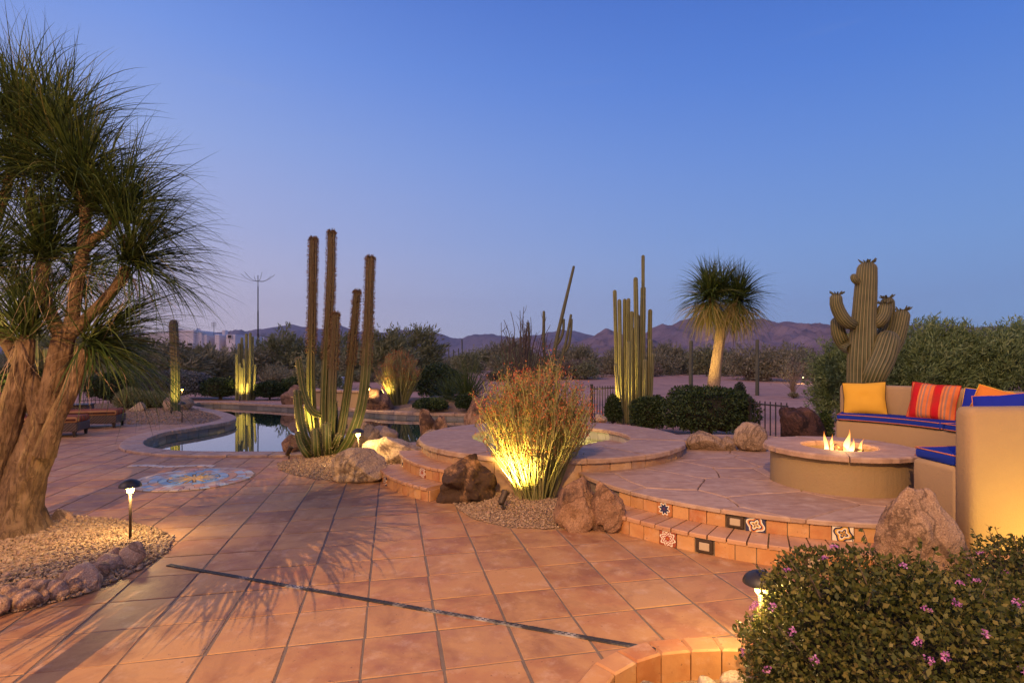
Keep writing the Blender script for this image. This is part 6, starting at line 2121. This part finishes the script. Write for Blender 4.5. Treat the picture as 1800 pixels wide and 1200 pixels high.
# ---- white adobe house, antenna mast and pole
YH = 112.0
house = thing('adobe_house', 'sprawling white flat-roofed adobe house beyond the scrub', 'house', ((345 - CX) / F * YH, YH, 0))
hb_ = np.array(house.location)
M['whitewash'] = proc('whitewash', [(.62, .57, .54), (.74, .68, .65)], .6, bmp=.2, bscale=6, bdist=.05)
M['dark_glass'] = proc('dark_glass', [(.02, .02, .025), (.04, .04, .05)], 3, rough=.15, bmp=0)
def hblock(name, x0, x1, yt, d0, dep, mat=None):
    X0, X1 = (x0 - CX) / F * (YH + d0), (x1 - CX) / F * (YH + d0)
    zt = H - (yt - HY) * (YH + d0) / F
    return MB().rbox(((X0 + X1) / 2 - hb_[0], d0 + dep / 2, zt / 2), (abs(X1 - X0), dep, zt + .5), .12).build(name, mat or M['whitewash'], house)
for b_ in ((254, 300, 586, 0, 9), (296, 330, 582, 1.5, 8), (328, 341, 582, -.5, 8), (339, 355, 586, .2, 8), (354, 364, 590, .6, 7), (363, 378, 592, 4.0, 6), (377, 386, 590, 1.0, 8), (385, 398, 593, 3.2, 6), (397, 414, 590, .8, 8), (413, 434, 592, 5.0, 8), (432, 448, 612, 3, 6), (236, 258, 592, 2, 8)):
    hblock('wall', *b_)
hblock('chimney', 390, 396, 582, 5.0, 1.2)
for (x0, x1, y0, y1, d0) in ((330, 338, 603, 607, -.62), (316, 320, 602, 606, 1.4), (330, 338, 610, 618, -.62), (349, 356, 610, 620, .08), (401, 407, 589, 594, .68)):
    Yw = YH + d0
    X0, X1 = (x0 - CX) / F * Yw, (x1 - CX) / F * Yw
    z1, z0 = H - (y0 - HY) * Yw / F, H - (y1 - HY) * Yw / F
    w_ = MB().box(((X0 + X1) / 2 - hb_[0], d0, (z0 + z1) / 2), (X1 - X0 + .25, .10, z1 - z0 + .25)).build('window_frame', M['whitewash'], house)
    MB().box(((X0 + X1) / 2 - hb_[0], d0 - .07, (z0 + z1) / 2), (X1 - X0, .06, z1 - z0)).build('pane', M['dark_glass'], w_)
an = thing('roof_antenna', 'grid television antenna on a pole on the white house roof', 'antenna', ((376 - CX) / F * (YH + 4), YH + 4, H + 40 * (YH + 4) / F - .1))
MB().tube([(0, 0, 0), (0, 0, 3.2)], .05, 6).build('pole', M['black_metal'], an)
mb = MB()
for k in range(5):
    mb.tube([(-.45, 0, 2.3 + .22 * k), (.45, 0, 2.3 + .22 * k)], .03, 4)
for x in (-.45, 0, .45):
    mb.tube([(x, 0, 2.3), (x, 0, 3.2)], .03, 4)
mb.build('grid', M['black_metal'], an)
ds = thing('satellite_dish', 'small satellite dish on the white house parapet', 'dish', ((349 - CX) / F * (YH + 2), YH + 2, H + 45 * (YH + 2) / F - .2))
MB().tube([(0, 0, 0), (0, 0, .7)], .05, 6).build('post', M['black_metal'], ds)
d_ = MB().lathe([(.02, 0), (.3, .05), (.5, .16)], 16, cap=False).build('dish', M['white_metal'], ds, loc=(0, 0, .9))
d_.rotation_euler = (D2R(60), 0, D2R(40))
YA = 88.0
mast = thing('antenna_mast', 'tall radio antenna mast with curved crossarms above the scrub', 'antenna', ((453.5 - CX) / F * YA, YA, 0))
zt = H + (HY - 484) * YA / F
prev = 0
for z0, z1, r in ((0, zt * .38, .16), (zt * .37, zt * .62, .12), (zt * .61, zt * .88, .09), (zt * .87, zt, .06)):
    MB().tube([(0, 0, z0), (0, 0, z1)], r, 8).build('mast_section', M['black_metal'], mast)
zc = zt - .9
for k in range(6):
    a = D2R(60 * k + 8)
    pts = [(0, 0, zc), (.8 * math.cos(a), .8 * math.sin(a), zc - .02), (1.7 * math.cos(a), 1.7 * math.sin(a), zc + .35), (2.6 * math.cos(a), 2.6 * math.sin(a), zc + 1.1)]
    MB().tube(catmull(pts, .3), .028, 5).build('crossarm', M['black_metal'], mast)
pole = thing('white_pole', 'short pale pole right of the antenna mast', 'pole', ((463.5 - CX) / F * 60, 60, 0))
MB().tube([(0, 0, 0), (0, 0, H + (HY - 593) * 60 / F)], [.06, .05], 8).build('shaft', M['white_metal'], pole)
MB().rbox((0, 0, .05), (.3, .3, .1), .02).build('foot', M['white_metal'], pole)
eb = thing('utility_box', 'small pale utility box half hidden behind the columnar cactus', 'box', ((597 - CX) / F * 30, 30, 0))
MB().rbox((0, 0, .25), (.42, .35, .62), .02).build('cabinet', M['white_metal'], eb)
MB().rbox((0, 0, .585), (.46, .39, .05), .015).build('lid', M['white_metal'], eb)

# ---- iron picket fences
pk = MB().box((0, 0, .45), (.016, .016, .9)).mesh('picket')
pk.materials.append(M['black_metal'])
def fence(label, a, b, sp=.11, z=0.0):
    a, b = np.array(a, float), np.array(b, float)
    L = float(np.linalg.norm(b - a))
    t = thing('iron_fence', label, 'fence', (a[0], a[1], z), math.atan2(*(b - a)[::-1]))
    for zz in (.12, .84):
        MB().box((L / 2, 0, zz), (L, .026, .026)).build('rail', M['black_metal'], t)
    for k in range(int(L / sp) + 1):
        obj('picket', pk, None, t, (k * sp, 0, 0))
    for x in np.arange(0, L + .1, 2.2):
        MB().box((min(x, L - .02), 0, .48), (.05, .05, .96)).build('post', M['black_metal'], t)
fence('black iron picket fence behind the shrubs by the loungers', ((140 - CX) / F * 19.0, 19.0), ((300 - CX) / F * 20.6, 20.6))
fence('black iron picket fence behind the shrub and cactus cluster', ((1040 - CX) / F * 13.2, 13.2), ((1110 - CX) / F * 14.4, 14.4))
fence('black iron picket fence between the hedge and dark boulder', ((1318 - CX) / F * 10.4, 10.4), ((1385 - CX) / F * 9.7, 9.7), z=-.12)

# ---- evening haze over the flats
hz = MB().box((0, 5000, 590), (15500, 13500, 1190)).mesh('haze')
hm = bpy.data.materials.new('haze')
hm.use_nodes = True
hm.node_tree.nodes.clear()
ho = hm.node_tree.nodes.new('ShaderNodeOutputMaterial')
hv = hm.node_tree.nodes.new('ShaderNodeVolumePrincipled')
hv.inputs['Color'].default_value = (.74, .80, 1.0, 1)
hv.inputs['Density'].default_value = 4.5e-5
hv.inputs['Anisotropy'].default_value = .1
hm.node_tree.links.new(hv.outputs[0], ho.inputs['Volume'])
hz_o = obj('haze', hz, hm, kind='stuff')
hz_o['label'] = 'thin evening haze over the desert'
# ------------------------------------------------------------------ garden lights
def path_light(label, x, y, z, h=.42, power=9, lit=True, lean=0.0):
    t = thing('path_light', label, 'lamp', (x, y, z), group='mushroom path lights')
    t.rotation_euler = (0, D2R(lean), 0)
    MB().lathe([(.011, -.05), (.011, h - .07)], 10).build('stake', M['bronze'], t, True)
    MB().lathe([(.012, h - .085), (.024, h - .07), (.030, h - .02), (.026, h - .008)], 16).build('globe', M['lamp_glow'] if lit else M['lens_dim'], t, True)
    MB().lathe([(.085, h - .022), (.083, h - .008), (.070, h + .014), (.045, h + .032), (.015, h + .042), (.001, h + .043)], 28, cap=False).build('cap', M['black_metal'], t, True)
    MB().lathe([(.085, h - .022), (.030, h - .010), (.001, h - .009)], 28, cap=False).build('cap_lining', M['bronze'], t, True)
    if power:
        for a in (0, 2.1, 4.2):
            lamp('bulb', 'POINT', (.050 * math.cos(a), .050 * math.sin(a), h - .055), power / 3, WARM, t, size=.02)
    return t
x, y = G(229, 951); path_light('mushroom path light with dark cap in the palm gravel bed', x, y, .07, .42, 17)
path_light('mushroom path light between the columnar cactus and pale boulders', -2.22, 7.95, .05, .46, 18, lean=-3)
path_light('unlit mushroom path light on the rounded pool bank', *G(320, 744), .04, .45, 0, False)
path_light('distant lit path light beside the grey shrub', (320 - CX) / F * 19.2, 19.2, .04, .5, 6)
path_light('mushroom path light half hidden by the lantana at the patio edge', 1.26, 2.77, -.15, .59, 13)
path_light('small lit lamp perched on the rear pool boulder', (648 - CX) / F * 16.35, 16.35, .30, .42, 20)
path_light('lit path light on the far side of the cleared sand', (1412 - CX) / F * 40, 40, .0, .3, 30)
path_light('lit path light near the far shrubs beside the bench', (1436 - CX) / F * 38, 38, .0, .3, 30)

def bullet(label, loc, target, power, cone=60, col=YEL, size=.03):
    t = thing('spotlight', label, 'lamp', loc, group='bullet garden spotlights')
    d = unit(np.array(target) - np.array(loc) - np.array((0, 0, .1)))
    MB().lathe([(.012, -.06), (.012, .07)], 10).build('stake', M['bronze'], t, True)
    h = MB().lathe([(.018, -.075), (.034, -.06), (.036, .05), (.042, .055), (.042, .075), (.034, .075), (.034, .058), (.001, .058)], 20, cap=False).build('housing', M['bronze'], t, True, loc=(0, 0, .10))
    h.rotation_euler = Vector(d).to_track_quat('Z', 'Y').to_euler()
    MB().lathe([(.033, .060), (.001, .062)], 16, cap=False).build('lens', M['lens_glow'], h, True)
    p = np.array((0, 0, .10)) + d * .085
    lamp('beam', 'SPOT', tuple(p), power, col, t, target=tuple(p + d), size=size, cone=cone, blend=.8)
    return t
bx_, by_ = G(508, 806)
bullet('bronze bullet spotlight aimed at the tall columnar cactus', (bx_, by_, .02), (-2.98, 8.7, 1.2), 260, 66)
sx, sy = -.09, 5.50
bullet('bronze bullet spotlight aimed at the flowering shrub', (sx, sy, .06), (fx - .10, fy, .66), 190, 104)
bullet('spotlight hidden by lantana washing the bench wall', (3.85, 3.22, -.13), (3.85, 3.95, .45), 42, 125)
bullet('spotlight left of the ponytail palm trunk', (-5.6, 4.2, .06), (-4.4, 4.8, 1.9), 130, 85)
bullet('second spotlight behind the ponytail palm trunks', (-4.75, 5.15, .06), (-4.3, 4.8, 2.2), 60, 80)
bullet('spotlight at the foot of the cactus cluster by the spa', (1.98, 12.95, .02), (2.85, 13.4, 1.5), 170, 75)
bullet('spotlight aimed at the desert-edge palm', (3.6, 12.2, .02), (4.75, 13.0, 2.7), 330, 62)
bullet('spotlight aimed at the lone cactus on the pool bank', ((297 - CX) / F * 15.0, 15.1, .06), ((307 - CX) / F * 15.9, 15.9, 1.0), 110, 75)
bullet('spotlight aimed at the far cactus cluster', ((424 - CX) / F * 20.2, 20.1, .02), ((430 - CX) / F * 21, 21, 1.0), 130, 80)
bullet('spotlight aimed at the wand shrub beyond the pool', ((664 - CX) / F * 16.9, 17.0, .25), ((700 - CX) / F * 17.5, 17.5, 1.0), 120, 80)
bullet('spotlight behind the palm lighting the far left cactus', (-13.2, 14.5, .02), (-13.9, 15.3, 1.2), 160, 90)
cl = thing('columnar_cactus', 'floodlit cactus columns glimpsed between the ponytail palm trunks', 'cactus', (-13.6, 15.5, 0))
for i, (dx, hh) in enumerate(((-.35, 1.6), (-.15, 2.1), (.1, 2.4), (.3, 1.9), (-1.2, 2.0), (-1.4, 2.5))):
    b = np.array((dx, .1 * (i % 2), 0.0))
    cactus_arm(cl, [b, b + np.array((.02, 0, hh * .5)), b + np.array((.0, 0, hh))], .10, .09, 6, .35, np.zeros(3), M['cactus_pale'], seed=120 + i, step=.15, per=4)

# ---- the terrace behind the camera: two lamp posts and a potted palm whose shadow falls on the patio
def lamp_post(label, loc, power):
    t = thing('lamp_post', label, 'lamp', loc, group='lamp posts of the house terrace')
    MB().lathe([(.12, 0), (.12, .04), (.05, .08), (.04, 6.34), (.06, 6.38)], 12).build('post', M['bronze'], t, True)
    MB().lathe([(.06, 6.38), (.075, 6.54), (.055, 6.58)], 8).build('globe', M['lamp_glow'], t)
    MB().lathe([(.12, 6.585), (.03, 6.66), (.001, 6.67)], 8, cap=False).build('cap', M['bronze'], t)
    lamp('bulb', 'POINT', (0, .13, 6.50), power, (1.0, .56, .22), t, size=.012)
lamp_post('terrace lamp post by the potted palm', (-1.8, -3.9, 0), 2800)
lamp_post('terrace lamp post by the planter', (3.0, -3.9, 0), 260)
pp_ = thing('potted_palm', 'young ponytail palm in a clay pot on the terrace', 'palm tree', (-2.12, .80, 0))
MB().lathe([(.16, 0), (.24, .3), (.27, .42), (.24, .43), (.22, .36)], 24).build('pot', M['riser'], pp_, True)
trunk_part(pp_, 'trunk', M['bark'], [([np.array((0, 0, .32)), np.array((.02, 0, .6)), np.array((-.03, .02, 1.3)), np.array((.0, .05, 3.08))], [.16, .11, .06, .05])], np.zeros(3))
for i, c in enumerate(((0, .05, 3.12), (-.12, .0, 2.95), (.1, .1, 3.0))):
    V, Fa, A = ribbons(c, 440, .84, .026, -30, 75, .8, 150 + i, 7, .03)
    obj('crown', fastmesh('crown', V, Fa, True, A), M['palm_leaf'], pp_)
